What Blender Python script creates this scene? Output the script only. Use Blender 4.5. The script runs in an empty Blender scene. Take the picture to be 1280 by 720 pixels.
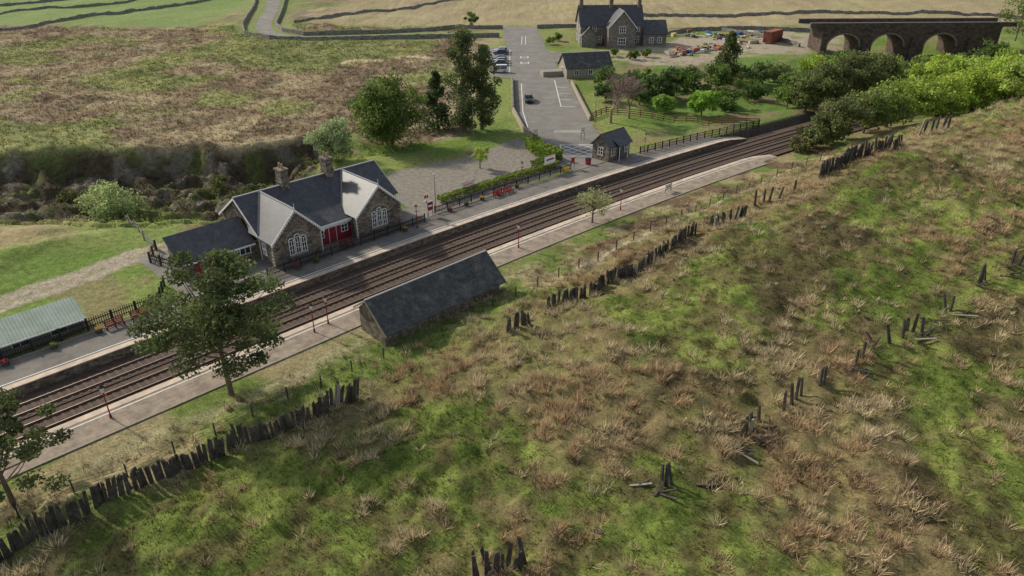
import bpy, math, random
import numpy as np
from mathutils import Vector, Matrix
random.seed(7); rng=np.random.default_rng(11)
S2=math.sqrt(0.5); R45=math.radians(45)
scene=bpy.context.scene
def link(o): scene.collection.objects.link(o); return o
def UN(u,n): return ((u-n)*S2,(u+n)*S2)
def sstep(t):
    t=np.clip(t,0,1); return t*t*(3-2*t)
# ---------------------------------------------------------------- noise
def _h(ix,iy,s):
    n=(ix*374761393+iy*668265263+s*144269504)&0xffffffff
    n=((n^(n>>13))*1274126177)&0xffffffff
    return ((n^(n>>16))&0xffff)/65535.0
def vn(x,y,s=0):
    x=np.asarray(x,float);y=np.asarray(y,float)
    ix=np.floor(x).astype(np.int64);iy=np.floor(y).astype(np.int64)
    fx=x-ix;fy=y-iy;fx=fx*fx*(3-2*fx);fy=fy*fy*(3-2*fy)
    a=_h(ix,iy,s);b=_h(ix+1,iy,s);c=_h(ix,iy+1,s);d=_h(ix+1,iy+1,s)
    return (a*(1-fx)+b*fx)*(1-fy)+(c*(1-fx)+d*fx)*fy
def fbm(x,y,sc,o=4,s=0):
    x=np.asarray(x,float)/sc;y=np.asarray(y,float)/sc
    r=0;a=.5;t=0
    for i in range(o):
        c,q=math.cos(i*.9),math.sin(i*.9)
        r=r+a*vn((x*c-y*q)*2**i+17.3*i,(x*q+y*c)*2**i-9.1*i,s+i*31);t+=a;a*=.52
    return r/t
def seg_d(X,Y,pts):
    D=np.full(np.shape(X),1e9)
    for (x0,y0),(x1,y1) in zip(pts[:-1],pts[1:]):
        dx,dy=x1-x0,y1-y0;L=dx*dx+dy*dy+1e-9
        t=np.clip(((X-x0)*dx+(Y-y0)*dy)/L,0,1)
        D=np.minimum(D,np.hypot(X-x0-t*dx,Y-y0-t*dy))
    return D
def gauss(X,Y,cx,cy,r): return np.exp(-((X-cx)**2+(Y-cy)**2)/(r*r))
# ---------------------------------------------------------------- terrain
def nc(u): return 62.5-0.00078*np.maximum(0,np.asarray(u,float)-37)**2
ROADTOP=[(-4,246),(-20,243.5),(-36,242),(-60,237.5),(-71,239),(-80,247),(-86,262),(-90,278),(-97,310),(-106,345),(-112,380)]
FLAT=[([(6,262),(6,180),(8,116)],15,10),([UN(24,77),UN(52,77),UN(96,76)],14,8),([(-14,106),(0,112)],11,7),
      (ROADTOP,5,6),([(24,226),(60,228),(90,238)],20,14),([UN(-30,74),UN(20,74)],6,5)]
def flatmask(X,Y):
    m=np.zeros(np.shape(X))
    for pts,r,w in FLAT: m=np.maximum(m,1-sstep((seg_d(X,Y,pts)-r)/w))
    return m
def ysedge(X,Y): return np.interp(X,[-110,-83,-71,-50,-37],[114,115,114,120,125])+(fbm(X,Y,16,3,5)-.5)*15
def basin(X,Y): return sstep((Y-82)/18)*(1-sstep((Y-ysedge(X,Y))/6.5))*sstep((-28-X)/12)*(1-sstep((-125-X)/20))
def terr(X,Y):
    X=np.asarray(X,float);Y=np.asarray(Y,float)
    u=(X+Y)*S2;n=(Y-X)*S2;d=nc(u)-n
    A=np.interp(u,[-50,20,45,70,100,122,150,200,320],[0,1,2,4.5,8.6,9.8,8.5,6.5,3])
    z=A*sstep((d-8)/26)
    bs=basin(X,Y)
    z=z-5.2*bs
    fl=flatmask(X,Y)
    near=sstep((d-9)/5); far=sstep((-d-9)/6)*(1-fl)
    rid=1-np.abs(2*fbm(X,Y,5,4,61)-1)*2.2
    z=z+sstep((bs-.12)*3)*(1-sstep((94-Y)/8)*0.8)*(rid-.5)*2.3*(1-fl)
    z=z+near*((fbm(X,Y,2.0,3,1)-.5)*1.15+(fbm(X,Y,11,2,2)-.5)*1.5+(fbm(X,Y,.9,2,9)-.5)*.55)
    z=z+far*((fbm(X,Y,5,4,3)-.5)*1.7+(fbm(X,Y,40,2,4)-.5)*3.0)
    z=z-4.5*gauss(X,Y,118,205,24)
    z=z+sstep((Y-300)/200)*6
    ad=np.abs(d); k=1-sstep((ad-5.6)/1.4)
    z=z*(1-k)+(-1.35)*k
    z=z-.05
    return z
def gz(x,y): return float(terr(np.array([x]),np.array([y]))[0])
NFB=[(-14,36,9,-.3),(-22,31,8,-.25),(-1.6,42,6,-.28),(16,58,8,-.16),(26,66,9,-.18),(47,80,16,-.16),(11,34.5,5,-.2),(30,35,8,-.10),(38,47,7,-.06),(-4,52,6,.24),(3.5,48,6,.24),(6,42,4,.2),
     (24,54,6,.16),(23,42,6,.2),(24,34,6,.2),(14,72,5,.24),(-13,43,4,.22),(0,36,4,.18),(-6,33,5,.15),(5,62,5,.12),(60,80,12,.12),(45,66,10,.14),(34,82,6,.14),(40,95,8,.18),(56,96,8,.1),(66,88,8,.12)]
FENCE_A=[(-36,29.5),(-32.6,32.4),(-29.1,35.4),(-25.5,39.6),(-20.9,43.0),(-16.6,45.7),(-12.7,48.8)]
FENCES=[FENCE_A,[(-.4,59),(2,60.8)],[(3.6,63.4),(8.4,66.6),(14,70.6),(21.7,77.9)],[(23.4,79.1),(28.7,81.6)],[(30.5,84.3),(36.8,87.2)],[(40.1,89.5),(45.9,93.9),(54,97.2)],[(58,100.8),(63,101.4)]]
def tanmask(X,Y):
    b=np.zeros(np.shape(X))
    for cx,cy,r,a in NFB: b=b+a*gauss(X,Y,cx,cy,r)
    for F in FENCES: b=b+.18*np.exp(-(seg_d(X,Y,F)/3.0)**2)
    v=.42*fbm(X,Y,9,3,21)+.33*fbm(X,Y,2.6,3,22)+.25*fbm(X,Y,1.0,2,23)
    return sstep((v-.50+b)*4.8+.40)
def C3(*c): return np.array(c,float)
def mixc(a,b,t): return a*(1-t[...,None])+b*t[...,None]
PATH=[(-62,58),(-53.5,66.5),(-48.5,72.6),(-44.5,78.6),(-40,82),(-34,86),(-28,90)]
def gcol(X,Y):
    X=np.asarray(X,float);Y=np.asarray(Y,float)
    u=(X+Y)*S2;n=(Y-X)*S2;d=nc(u)-n
    T=tanmask(X,Y);one=lambda *c:np.broadcast_to(C3(*c),X.shape+(3,))
    f1=fbm(X,Y,6,4,31);f2=fbm(X,Y,1.6,3,32);f3=fbm(X,Y,22,3,33)
    base=mixc(one(.090,.122,.025),C3(.158,.192,.045),sstep((f1-.5)*4+.5))
    base=mixc(base,C3(.10,.078,.037),sstep((f2*.6+f3*.4-.49)*8)*.72)
    base=mixc(base,C3(.075,.053,.030),sstep((fbm(X,Y,9,3,39)-.55)*12)*sstep((X-6)/10)*.65)
    nearc=mixc(base,C3(.185,.14,.072),T*.62)
    bank=1-sstep((d-15)/5)
    bk=mixc(mixc(one(.120,.160,.038),C3(.25,.21,.11),sstep((fbm(X,Y,5,4,36)-.5)*6+.40)),C3(.11,.07,.045),sstep((u-54)/12)*(1-sstep((u-122)/8))*sstep((fbm(X,Y,4,3,37)-.42)*7)*.85)
    nearc=mixc(nearc,bk,bank)
    pth=np.exp(-((d-11.2-(f1-.5)*2)/.8)**2)*sstep((u-2)/8)*(1-sstep((u-50)/10))
    nearc=mixc(nearc,C3(.30,.28,.16),pth*.7)
    pth=np.exp(-((d-15.5-(f1-.5)*2)/.45)**2)*sstep((u-52)/8)*(1-sstep((u-120)/8))
    nearc=mixc(nearc,C3(.32,.28,.19),pth*.8)
    lush=mixc(one(.115,.175,.034),C3(.19,.225,.065),sstep((fbm(X,Y,14,4,41)-.5)*5+.5))
    lush=mixc(lush,C3(.20,.16,.085),sstep((fbm(X,Y,7,4,48)-.56)*8)*.7)
    moor=mixc(one(.22,.165,.10),C3(.32,.26,.155),sstep((fbm(X,Y,6,5,42)-.5)*8+.5))
    moor=mixc(moor,C3(.16,.105,.075),sstep((fbm(X,Y,18,4,45)-.5)*6)*.55)
    moor=mixc(moor,C3(.09,.075,.04),sstep((fbm(X,Y,3.5,3,46)-.56)*10)*.6)
    mg=sstep((fbm(X,Y,16,5,43)-.50)*10+.38+.5*gauss(X,Y,-35,150,30)+.5*gauss(X,Y,-90,135,16)-.35*gauss(X,Y,-90,200,40)+.35*gauss(X,Y,-20,165,18))
    moor=mixc(moor,mixc(one(.14,.17,.05),C3(.235,.245,.085),sstep((f1-.5)*5+.5)),mg*.82)
    ye=ysedge(X,Y)
    M=sstep((Y-ye-1)/4)*(1-sstep((X+(10-(Y-150)*.06))/6))*(Y>95)
    M=np.maximum(M,sstep((Y-250)/8))
    farc=mixc(lush,moor,M)
    bs=basin(X,Y)
    scar=mixc(one(.068,.052,.034),C3(.09,.10,.036),sstep((fbm(X,Y,5,4,49)-.5)*8+.15))
    scar=mixc(scar,C3(.18,.155,.125),sstep((fbm(X,Y,2.5,3,50)-.55)*10)*.75)
    farc=mixc(farc,scar,sstep((bs-.08)*4)*sstep((Y-95+(f1-.5)*14)/7)*.97)
    farc=mixc(farc,C3(.17,.23,.07),sstep((Y-262)/6)*(1-sstep((X+120)/15)))
    farc=mixc(farc,C3(.33,.27,.155),sstep((Y-262)/6)*sstep((X+75)/10)*.7)
    farc=mixc(farc,C3(.17,.225,.065),np.exp(-(seg_d(X,Y,ROADTOP)/9)**2)*.8)
    for cx,cy,rx,ry in [(-40,198,8,3),(-26,201,7,2.5),(-30,178,4,1.5)]:
        farc=mixc(farc,C3(.5,.42,.28),sstep((np.exp(-((X-cx)/rx)**2-((Y-cy)/ry)**2)+(f2-.5)*.8-.45)*6))
    rt=sstep((X-24)/8)*sstep((Y-128)/8)*(1-sstep((Y-200)/10))
    farc=mixc(farc,mixc(one(.11,.17,.038),C3(.17,.14,.075),sstep((fbm(X,Y,8,4,53)-.48)*7)),rt)
    yd=1-sstep((seg_d(X,Y,[(42,212),(62,222),(92,240)])-15+(f1-.5)*10)/3)
    farc=mixc(farc,C3(.32,.27,.20),yd*sstep((fbm(X,Y,5,4,51)-.30)*6))
    farc=mixc(farc,C3(.28,.225,.12),gauss(X,Y,-63,83,7)*sstep((f1-.3)*4))
    pd=seg_d(X,Y,PATH)+(f2-.5)*1.6
    farc=mixc(farc,C3(.31,.265,.2),(1-sstep((pd-1.5)/.9)))
    farc=mixc(farc,C3(.2,.2,.08),(1-sstep((pd-.2)/.3))*.5)
    col=np.where((d>0)[...,None],nearc,farc)
    k=1-sstep((np.abs(d)-6.8)/.8)
    col=mixc(col,C3(.08,.065,.05),k)
    return col
# ---------------------------------------------------------------- materials
MATS={}
def mat(name,col,rough=.85,var=.25,scale=3.0,bump=.0,kind='noise',metal=0.,col2=None,spec=.3,bw=.5,bh=.25,mortar=.5,trans=0.,attr=False,uv=False,stain=0.):
    if name in MATS: return MATS[name]
    m=bpy.data.materials.new(name);m.use_nodes=True;nt=m.node_tree;N=nt.nodes;Lk=nt.links
    b=N['Principled BSDF'];out=N['Material Output']
    b.inputs['Roughness'].default_value=rough;b.inputs['Metallic'].default_value=metal
    b.inputs['Specular IOR Level'].default_value=spec
    tc=N.new('ShaderNodeTexCoord');co=tc.outputs['UV'] if uv or kind=='brick' else tc.outputs['Object']
    nz=N.new('ShaderNodeTexNoise');nz.inputs['Scale'].default_value=scale;nz.inputs['Detail'].default_value=6;nz.inputs['Roughness'].default_value=.65
    Lk.new(co,nz.inputs['Vector'])
    mr=N.new('ShaderNodeMapRange');mr.inputs['From Min'].default_value=.25;mr.inputs['From Max'].default_value=.75
    mr.inputs['To Min'].default_value=1-var;mr.inputs['To Max'].default_value=1+var
    Lk.new(nz.outputs['Fac'],mr.inputs['Value'])
    if attr:
        at=N.new('ShaderNodeAttribute');at.attribute_name='Col';src=at.outputs['Color']
    elif kind=='brick':
        br=N.new('ShaderNodeTexBrick');br.inputs['Scale'].default_value=1.0
        br.inputs['Brick Width'].default_value=bw;br.inputs['Row Height'].default_value=bh
        br.inputs['Mortar Size'].default_value=.018 if mortar<1 else .03;br.inputs['Bias'].default_value=0
        c2=col2 or tuple(c*.6 for c in col)
        br.inputs['Color1'].default_value=(*col,1);br.inputs['Color2'].default_value=(*c2,1)
        br.inputs['Mortar'].default_value=(*[c*mortar for c in col],1)
        Lk.new(co,br.inputs['Vector']);src=br.outputs['Color']
    elif kind=='stone':
        vo=N.new('ShaderNodeTexVoronoi');vo.inputs['Scale'].default_value=1/bw
        mp=N.new('ShaderNodeMapping');mp.inputs['Scale'].default_value=(1,1,1.7);Lk.new(co,mp.inputs['Vector']);Lk.new(mp.outputs[0],vo.inputs['Vector'])
        mx=N.new('ShaderNodeMix');mx.data_type='RGBA'
        c2=col2 or tuple(c*.5 for c in col)
        mx.inputs['A'].default_value=(*c2,1);mx.inputs['B'].default_value=(*col,1)
        sp=N.new('ShaderNodeSeparateColor');Lk.new(vo.outputs['Color'],sp.inputs[0]);Lk.new(sp.outputs[0],mx.inputs['Factor'])
        src=mx.outputs['Result']
    elif col2:
        mx=N.new('ShaderNodeMix');mx.data_type='RGBA';mx.inputs['A'].default_value=(*col,1);mx.inputs['B'].default_value=(*col2,1)
        n2=N.new('ShaderNodeTexNoise');n2.inputs['Scale'].default_value=scale*.3;n2.inputs['Detail'].default_value=5;Lk.new(co,n2.inputs['Vector'])
        m2=N.new('ShaderNodeMapRange');m2.inputs['From Min'].default_value=.4;m2.inputs['From Max'].default_value=.62
        Lk.new(n2.outputs['Fac'],m2.inputs['Value']);Lk.new(m2.outputs[0],mx.inputs['Factor']);src=mx.outputs['Result']
    else:
        rg=N.new('ShaderNodeRGB');rg.outputs[0].default_value=(*col,1);src=rg.outputs[0]
    if stain>0:
        n3=N.new('ShaderNodeTexNoise');n3.inputs['Scale'].default_value=.8;n3.inputs['Detail'].default_value=8;n3.inputs['Roughness'].default_value=.75;Lk.new(tc.outputs['Object'],n3.inputs['Vector'])
        m3=N.new('ShaderNodeMapRange');m3.inputs['From Min'].default_value=.48;m3.inputs['From Max'].default_value=.66;m3.inputs['To Max'].default_value=stain;Lk.new(n3.outputs['Fac'],m3.inputs['Value'])
        x3=N.new('ShaderNodeMix');x3.data_type='RGBA';x3.inputs['B'].default_value=(.16,.16,.13,1);Lk.new(m3.outputs[0],x3.inputs['Factor']);Lk.new(src,x3.inputs['A']);src=x3.outputs['Result']
    mu=N.new('ShaderNodeVectorMath');mu.operation='SCALE'
    Lk.new(src,mu.inputs[0]);Lk.new(mr.outputs[0],mu.inputs['Scale']);Lk.new(mu.outputs[0],b.inputs['Base Color'])
    if bump>0:
        bp=N.new('ShaderNodeBump');bp.inputs['Strength'].default_value=.8;bp.inputs['Distance'].default_value=bump
        Lk.new(nz.outputs['Fac'],bp.inputs['Height']);Lk.new(bp.outputs[0],b.inputs['Normal'])
    if trans>0:
        tr=N.new('ShaderNodeBsdfTranslucent');Lk.new(mu.outputs[0],tr.inputs['Color'])
        ms=N.new('ShaderNodeMixShader');ms.inputs[0].default_value=trans
        Lk.new(b.outputs[0],ms.inputs[1]);Lk.new(tr.outputs[0],ms.inputs[2]);Lk.new(ms.outputs[0],out.inputs['Surface'])
    MATS[name]=m;return m
stone=mat('stone',(.22,.18,.135),.9,.35,2,.02,'stone',bw=.42,col2=(.075,.062,.05))
stone_l=mat('stone_dressed',(.27,.235,.185),.9,.3,3)
stone_h=mat('stone_house_wall',(.22,.195,.165),.9,.3,2,.02,'stone',bw=.5,col2=(.11,.10,.085))
slate=mat('slate',(.068,.070,.078),.5,.35,1.2,.0,'brick',bw=.35,bh=.28,mortar=.5,col2=(.045,.046,.053),spec=.5,stain=.22)
slate_b=mat('slate_mossy',(.080,.080,.077),.75,.4,1.0,.01,'brick',bw=.4,bh=.3,mortar=.45,col2=(.046,.047,.047),stain=.6)
lead=mat('lead_ridge',(.26,.26,.26),.6,.15,2)
white=mat('white_paint',(.72,.71,.68),.6,.08,4)
maroon=mat('maroon_paint',(.22,.02,.03),.5,.12,4)
black=mat('black_paint',(.022,.022,.024),.6,.2,4)
glass=mat('window_glass',(.03,.035,.04),.12,.1,2,spec=.6)
asph=mat('asphalt',(.165,.153,.135),.92,.2,.9,.01,col2=(.205,.19,.167))
asph_b=mat('asphalt_old',(.215,.196,.17),.92,.22,.7,.01,col2=(.16,.147,.128))
gravel=mat('gravel_surface',(.235,.21,.172),.95,.3,5,.02,col2=(.165,.148,.117))
plat=mat('platform_surface',(.185,.168,.145),.93,.22,1.2,.01,col2=(.138,.125,.108))
plat_n=mat('platform_gravel',(.30,.24,.182),.95,.25,3,.01,col2=(.20,.163,.125))
cope=mat('coping_stone',(.56,.45,.34),.9,.2,2,col2=(.42,.34,.27))
paint=mat('road_paint',(.62,.61,.57),.8,.2,3)
yellowp=mat('yellow_paint',(.50,.40,.14),.8,.3,3)
ballast=mat('ballast',(.080,.055,.040),.97,.55,9,.06,col2=(.115,.08,.058))
sleeperm=mat('sleeper_concrete',(.10,.072,.055),.9,.3,3)
steel=mat('rail_steel',(.15,.09,.06),.7,.25,2,metal=.1)
shine=mat('rail_head',(.26,.21,.17),.45,.1,2,metal=.5)
oldwood=mat('weathered_wood',(.048,.041,.034),.95,.5,5,.02,col2=(.082,.072,.058))
greywood=mat('silver_wood',(.26,.235,.195),.9,.3,5)
bark=mat('bark',(.14,.10,.07),.95,.4,4,.03)
twig=mat('twigs',(.24,.175,.145),.95,.3,4)
leafm=mat('foliage',(1,1,1),.7,.15,1.5,attr=True,trans=.38,spec=.2)
grassm=mat('grass_blades',(1,1,1),.8,.2,.6,attr=True,trans=.25,spec=.15)
drywall=mat('dry_stone',(.25,.235,.205),.95,.4,2,.05,'stone',bw=.5,col2=(.11,.10,.088))
gm=mat('moorland_ground',(1,1,1),.97,.45,1.3,.12,attr=True,spec=.1)
nt=gm.node_tree
n2=nt.nodes.new('ShaderNodeTexNoise');n2.inputs['Scale'].default_value=6;n2.inputs['Detail'].default_value=5;n2.inputs['Roughness'].default_value=.7
tcn=[n for n in nt.nodes if n.type=='TEX_COORD'][0];nt.links.new(tcn.outputs['Object'],n2.inputs['Vector'])
m2=nt.nodes.new('ShaderNodeMapRange');m2.inputs['From Min'].default_value=.3;m2.inputs['From Max'].default_value=.7;m2.inputs['To Min'].default_value=.48;m2.inputs['To Max'].default_value=1.52
nt.links.new(n2.outputs['Fac'],m2.inputs['Value'])
mu=[n for n in nt.nodes if n.type=='VECT_MATH'][0]
mm=nt.nodes.new('ShaderNodeVectorMath');mm.operation='SCALE';nt.links.new(mu.outputs[0],mm.inputs[0]);nt.links.new(m2.outputs[0],mm.inputs['Scale'])
nt.links.new(mm.outputs[0],nt.nodes['Principled BSDF'].inputs['Base Color'])
# ---------------------------------------------------------------- mesh helpers
def npmesh(name,V,F,colr,ma,smooth=False,parent=None):
    me=bpy.data.meshes.new(name);k=F.shape[1]
    me.vertices.add(len(V));me.vertices.foreach_set('co',V.astype(np.float32).ravel())
    me.loops.add(F.size);me.loops.foreach_set('vertex_index',F.astype(np.int32).ravel())
    me.polygons.add(len(F));me.polygons.foreach_set('loop_start',np.arange(0,F.size,k,dtype=np.int32))
    if smooth: me.polygons.foreach_set('use_smooth',np.ones(len(F),dtype=bool))
    me.update(calc_edges=True)
    if colr is not None:
        a=me.color_attributes.new('Col','FLOAT_COLOR','POINT')
        c=np.ones((len(V),4),np.float32);c[:,:3]=colr;a.data.foreach_set('color',c.ravel())
    me.materials.append(ma);me.validate()
    o=link(bpy.data.objects.new(name,me))
    if parent: o.parent=parent
    return o
class MB:
    def __init__(s): s.v=[];s.f=[];s.m=[];s.M=None
    def add(s,vs,fs,mi=0):
        b=len(s.v)
        for p in vs:
            p=Vector(p)
            if s.M is not None:p=s.M@p
            s.v.append(p)
        for f in fs: s.f.append([b+i for i in f]);s.m.append(mi)
    def box(s,x0,x1,y0,y1,z0,z1,mi=0):
        s.add([(x0,y0,z0),(x1,y0,z0),(x1,y1,z0),(x0,y1,z0),(x0,y0,z1),(x1,y0,z1),(x1,y1,z1),(x0,y1,z1)],
              [(0,3,2,1),(4,5,6,7),(0,1,5,4),(1,2,6,5),(2,3,7,6),(3,0,4,7)],mi)
    def hexa(s,p,mi=0): s.add(p,[(0,3,2,1),(4,5,6,7),(0,1,5,4),(1,2,6,5),(2,3,7,6),(3,0,4,7)],mi)
    def panel(s,a,b,c,d,t=.12,mi=0):
        a,b,c,d=map(Vector,(a,b,c,d));nn=(b-a).cross(c-a).normalized()
        if nn.z<0: nn=-nn
        s.hexa([p-nn*t for p in (a,b,c,d)]+[a,b,c,d],mi)
    def ext(s,poly,y0,y1,mi=0):
        n=len(poly);vs=[(x,y0,z) for x,z in poly]+[(x,y1,z) for x,z in poly]
        fs=[tuple(range(n)),tuple(range(2*n-1,n-1,-1))]+[(i,i+n,(i+1)%n+n,(i+1)%n) for i in range(n)]
        s.add(vs,fs,mi)
    def cyl(s,p0,p1,r0,r1,seg=6,mi=0,cap=True):
        p0=Vector(p0);p1=Vector(p1);a=(p1-p0)
        if a.length<1e-6:return
        a.normalize();q=a.orthogonal().normalized();w=a.cross(q);vs=[]
        for p,r in((p0,r0),(p1,r1)):
            for i in range(seg):
                t=2*math.pi*i/seg;vs.append(p+(q*math.cos(t)+w*math.sin(t))*r)
        fs=[(i,(i+1)%seg,seg+(i+1)%seg,seg+i) for i in range(seg)]
        if cap: fs+=[tuple(range(seg))[::-1],tuple(range(seg,2*seg))]
        s.add(vs,fs,mi)
    def obj(s,name,mats,parent=None,loc=(0,0,0),rz=0.,bevel=0):
        me=bpy.data.meshes.new(name);me.from_pydata([tuple(p) for p in s.v],[],s.f)
        for m in mats: me.materials.append(m)
        me.polygons.foreach_set('material_index',s.m)
        me.update();uvl=me.uv_layers.new(name='UVMap');Z=Vector((0,0,1))
        for p in me.polygons:
            nn=p.normal;t=Z.cross(nn)
            t=Vector((1,0,0)) if t.length<.05 else t.normalized()
            b=nn.cross(t)
            for li in p.loop_indices:
                c=me.vertices[me.loops[li].vertex_index].co;uvl.data[li].uv=(c.dot(t),c.dot(b))
        o=link(bpy.data.objects.new(name,me));o.location=loc;o.rotation_euler=(0,0,rz)
        if parent: o.parent=parent
        if bevel:
            bv=o.modifiers.new('bevel','BEVEL');bv.width=bevel;bv.segments=2
        return o
def empty(name,loc=(0,0,0),rz=0.):
    o=link(bpy.data.objects.new(name,None));o.location=loc;o.rotation_euler=(0,0,rz);return o
# ---------------------------------------------------------------- ground sheet
def axis(parts):
    out=[]
    for a,b,s in parts: out.append(np.arange(a,b,s))
    return np.concatenate(out+[np.array([parts[-1][1]])])
xs=axis([(-900,-300,30),(-300,-110,3),(-110,-60,1.0),(-60,75,.42),(75,160,1.3),(160,300,3),(300,900,30)])
ysx=axis([(-150,0,15),(0,24,2),(24,130,.42),(130,160,.8),(160,260,1.4),(260,400,4),(400,1500,50)])
GX,GY=np.meshgrid(xs,ysx);gx=GX.ravel();gy=GY.ravel()
gv=np.stack([gx,gy,terr(gx,gy)],1);nx,ny=len(xs),len(ysx)
ii=(np.arange(ny-1)[:,None]*nx+np.arange(nx-1)[None,:]).ravel()
npmesh('ground',gv,np.stack([ii,ii+1,ii+nx+1,ii+nx],1),gcol(gx,gy),gm,True)
# ---------------------------------------------------------------- grass
def tufts(name,P,k,hgt,rad,wid,colr,lean=.6,tip=1.2,bs=.75):
    n=len(P);z=terr(P[:,0],P[:,1])
    sc=rng.uniform(.5,1.5,(n,1));a=rng.uniform(0,2*math.pi,(n,k));rb=rng.uniform(0,.45,(n,k))*rad*sc
    hh=hgt*sc*rng.uniform(.55,1.1,(n,k));ln=rng.uniform(.1,1,(n,k))*lean*hgt*sc
    w=wid*rng.uniform(.6,1.3,(n,k));a2=a+rng.normal(0,.5,(n,k))
    bx=P[:,0:1]+rb*np.cos(a);by=P[:,1:2]+rb*np.sin(a)
    tx=bx+ln*np.cos(a2);ty=by+ln*np.sin(a2);wa=rng.uniform(0,2*math.pi,(n,k))
    px=np.cos(wa)*w*.5;py=np.sin(wa)*w*.5;zb=z[:,None]-.05+0*bx
    V=np.stack([np.stack([bx-px,by-py,zb],-1),np.stack([bx+px,by+py,zb],-1),np.stack([tx,ty,zb+hh],-1)],2).reshape(-1,3)
    F=np.arange(n*k*3).reshape(-1,3)
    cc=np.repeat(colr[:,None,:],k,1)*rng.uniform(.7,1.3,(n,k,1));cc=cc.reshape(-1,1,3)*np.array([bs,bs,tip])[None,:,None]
    return npmesh(name,V,F,cc.reshape(-1,3),grassm)
def samp(nn,x0,x1,y0,y1): return np.stack([rng.uniform(x0,x1,nn),rng.uniform(y0,y1,nn)],1)
P=samp(130000,-62,92,22,128);u=(P[:,0]+P[:,1])*S2;d=nc(u)-(P[:,1]-P[:,0])*S2
T=tanmask(P[:,0],P[:,1]);CL=sstep((fbm(P[:,0],P[:,1],1.4,2,71)-.49)*11+.25)
inview=(np.abs(P[:,0])<P[:,1]*.85+12)
ok=(d>10.5)&inview
w=np.where(d<17,T*.4,T*.94+.06)
lod=np.clip(1.25-P[:,1]/160,.4,1)
a=P[ok&(rng.random(len(P))<w*lod*CL*.75)]
hue=sstep((fbm(a[:,0],a[:,1],7,3,77)-.5)*5+.5)[:,None]
ct=(np.array([.66,.55,.34])*(1-hue)+np.array([.56,.40,.235])*hue)*rng.uniform(.6,1.2,(len(a),1))
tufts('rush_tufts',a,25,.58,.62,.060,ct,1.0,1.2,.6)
b=P[ok&(rng.random(len(P))<(1-T*.8)*lod*.8)]
cg=gcol(b[:,0],b[:,1])*rng.uniform(.8,2.0,(len(b),1))
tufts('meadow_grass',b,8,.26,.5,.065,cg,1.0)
P=samp(46000,-175,20,88,262);u=(P[:,0]+P[:,1])*S2;d=nc(u)-(P[:,1]-P[:,0])*S2
m=(d<-16)&(flatmask(P[:,0],P[:,1])<.2)&(seg_d(P[:,0],P[:,1],PATH)>3)&(np.abs(P[:,0])<P[:,1]*.8+12)
P=P[m];c=gcol(P[:,0],P[:,1])*rng.uniform(.8,1.9,(len(P),1))
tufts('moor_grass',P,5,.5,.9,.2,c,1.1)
# ---------------------------------------------------------------- railway (rail frame objects)
def urange(a,b,s): return [a+(b-a)*i/int((b-a)/s) for i in range(int((b-a)/s)+1)]
def ribbon(mb,us,o0,o1,z0,z1,mi=0,zf=None):
    for a,b in zip(us[:-1],us[1:]):
        na,nb=float(nc(a)),float(nc(b));za=zf(a) if zf else 0;zb=zf(b) if zf else 0
        mb.add([(a,na+o0,z1+za),(b,nb+o0,z1+zb),(b,nb+o1,z1+zb),(a,na+o1,z1+za),(a,na+o0,z0+min(za,0)),(b,nb+o0,z0+min(zb,0)),(b,nb+o1,z0+min(zb,0)),(a,na+o1,z0+min(za,0))],
               [(0,1,2,3),(0,4,5,1),(3,2,6,7)]+([(0,3,7,4)] if a==us[0] else [])+([(1,5,6,2)] if b==us[-1] else []),mi)
us=urange(-70,300,3)
tr=empty('railway_track',rz=R45)
mb=MB();ribbon(mb,us,-4.6,4.6,-1.6,-1.0);mb.obj('ballast_bed',[ballast],tr)
mb=MB()
for c in(-1.75,1.75): ribbon(mb,us,c-1.45,c+1.45,-1.0,-.9)
mb.obj('ballast_shoulder',[ballast],tr)
mb=MB()
for c in(-1.75,1.75):
    for s in(-.75,.75):
        ribbon(mb,us,c+s-.06,c+s+.06,-.9,-.73,0);ribbon(mb,us,c+s-.036,c+s+.036,-.728,-.715,1)
mb.obj('rails',[steel,shine],tr)
mb=MB()
for i in range(330):
    uu=-40+i*.68
    for c in(-1.75,1.75):
        n0=float(nc(uu))+c;mb.box(uu-.13,uu+.13,n0-1.25,n0+1.25,-.92,-.865)
mb.obj('sleepers',[sleeperm],tr)
def platform(name,sg,u0,u1,w,surf):
    e=empty(name,rz=R45);us=urange(u0,u1,2.5)
    zf=lambda u:-max(0,(u-(u1-6))/6)*.8
    def rb(mb,a,b,z0,z1,mi=0):
        a,b=sg*a,sg*b
        ribbon(mb,us,min(a,b),max(a,b),z0,z1,mi,zf)
    mb=MB();rb(mb,4.32,4.8,-1.5,-.06);mb.obj('retaining_wall',[stone],e)
    mb=MB();rb(mb,4.2,4.95,-.06,.03);mb.obj('coping',[cope],e)
    mb=MB();rb(mb,4.8,w,-.5,.0);mb.obj('surface',[surf],e)
    mb=MB();rb(mb,5.25,5.38,.0,.006);mb.obj('white_line',[paint],e)
    mb=MB();rb(mb,w,w+.18,-.5,.06);mb.obj('edging',[stone_l],e)
    return e
platform('far_platform',1,-45,122,9.2,plat)
platform('near_platform',-1,-45,116,8.1,plat_n)
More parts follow.
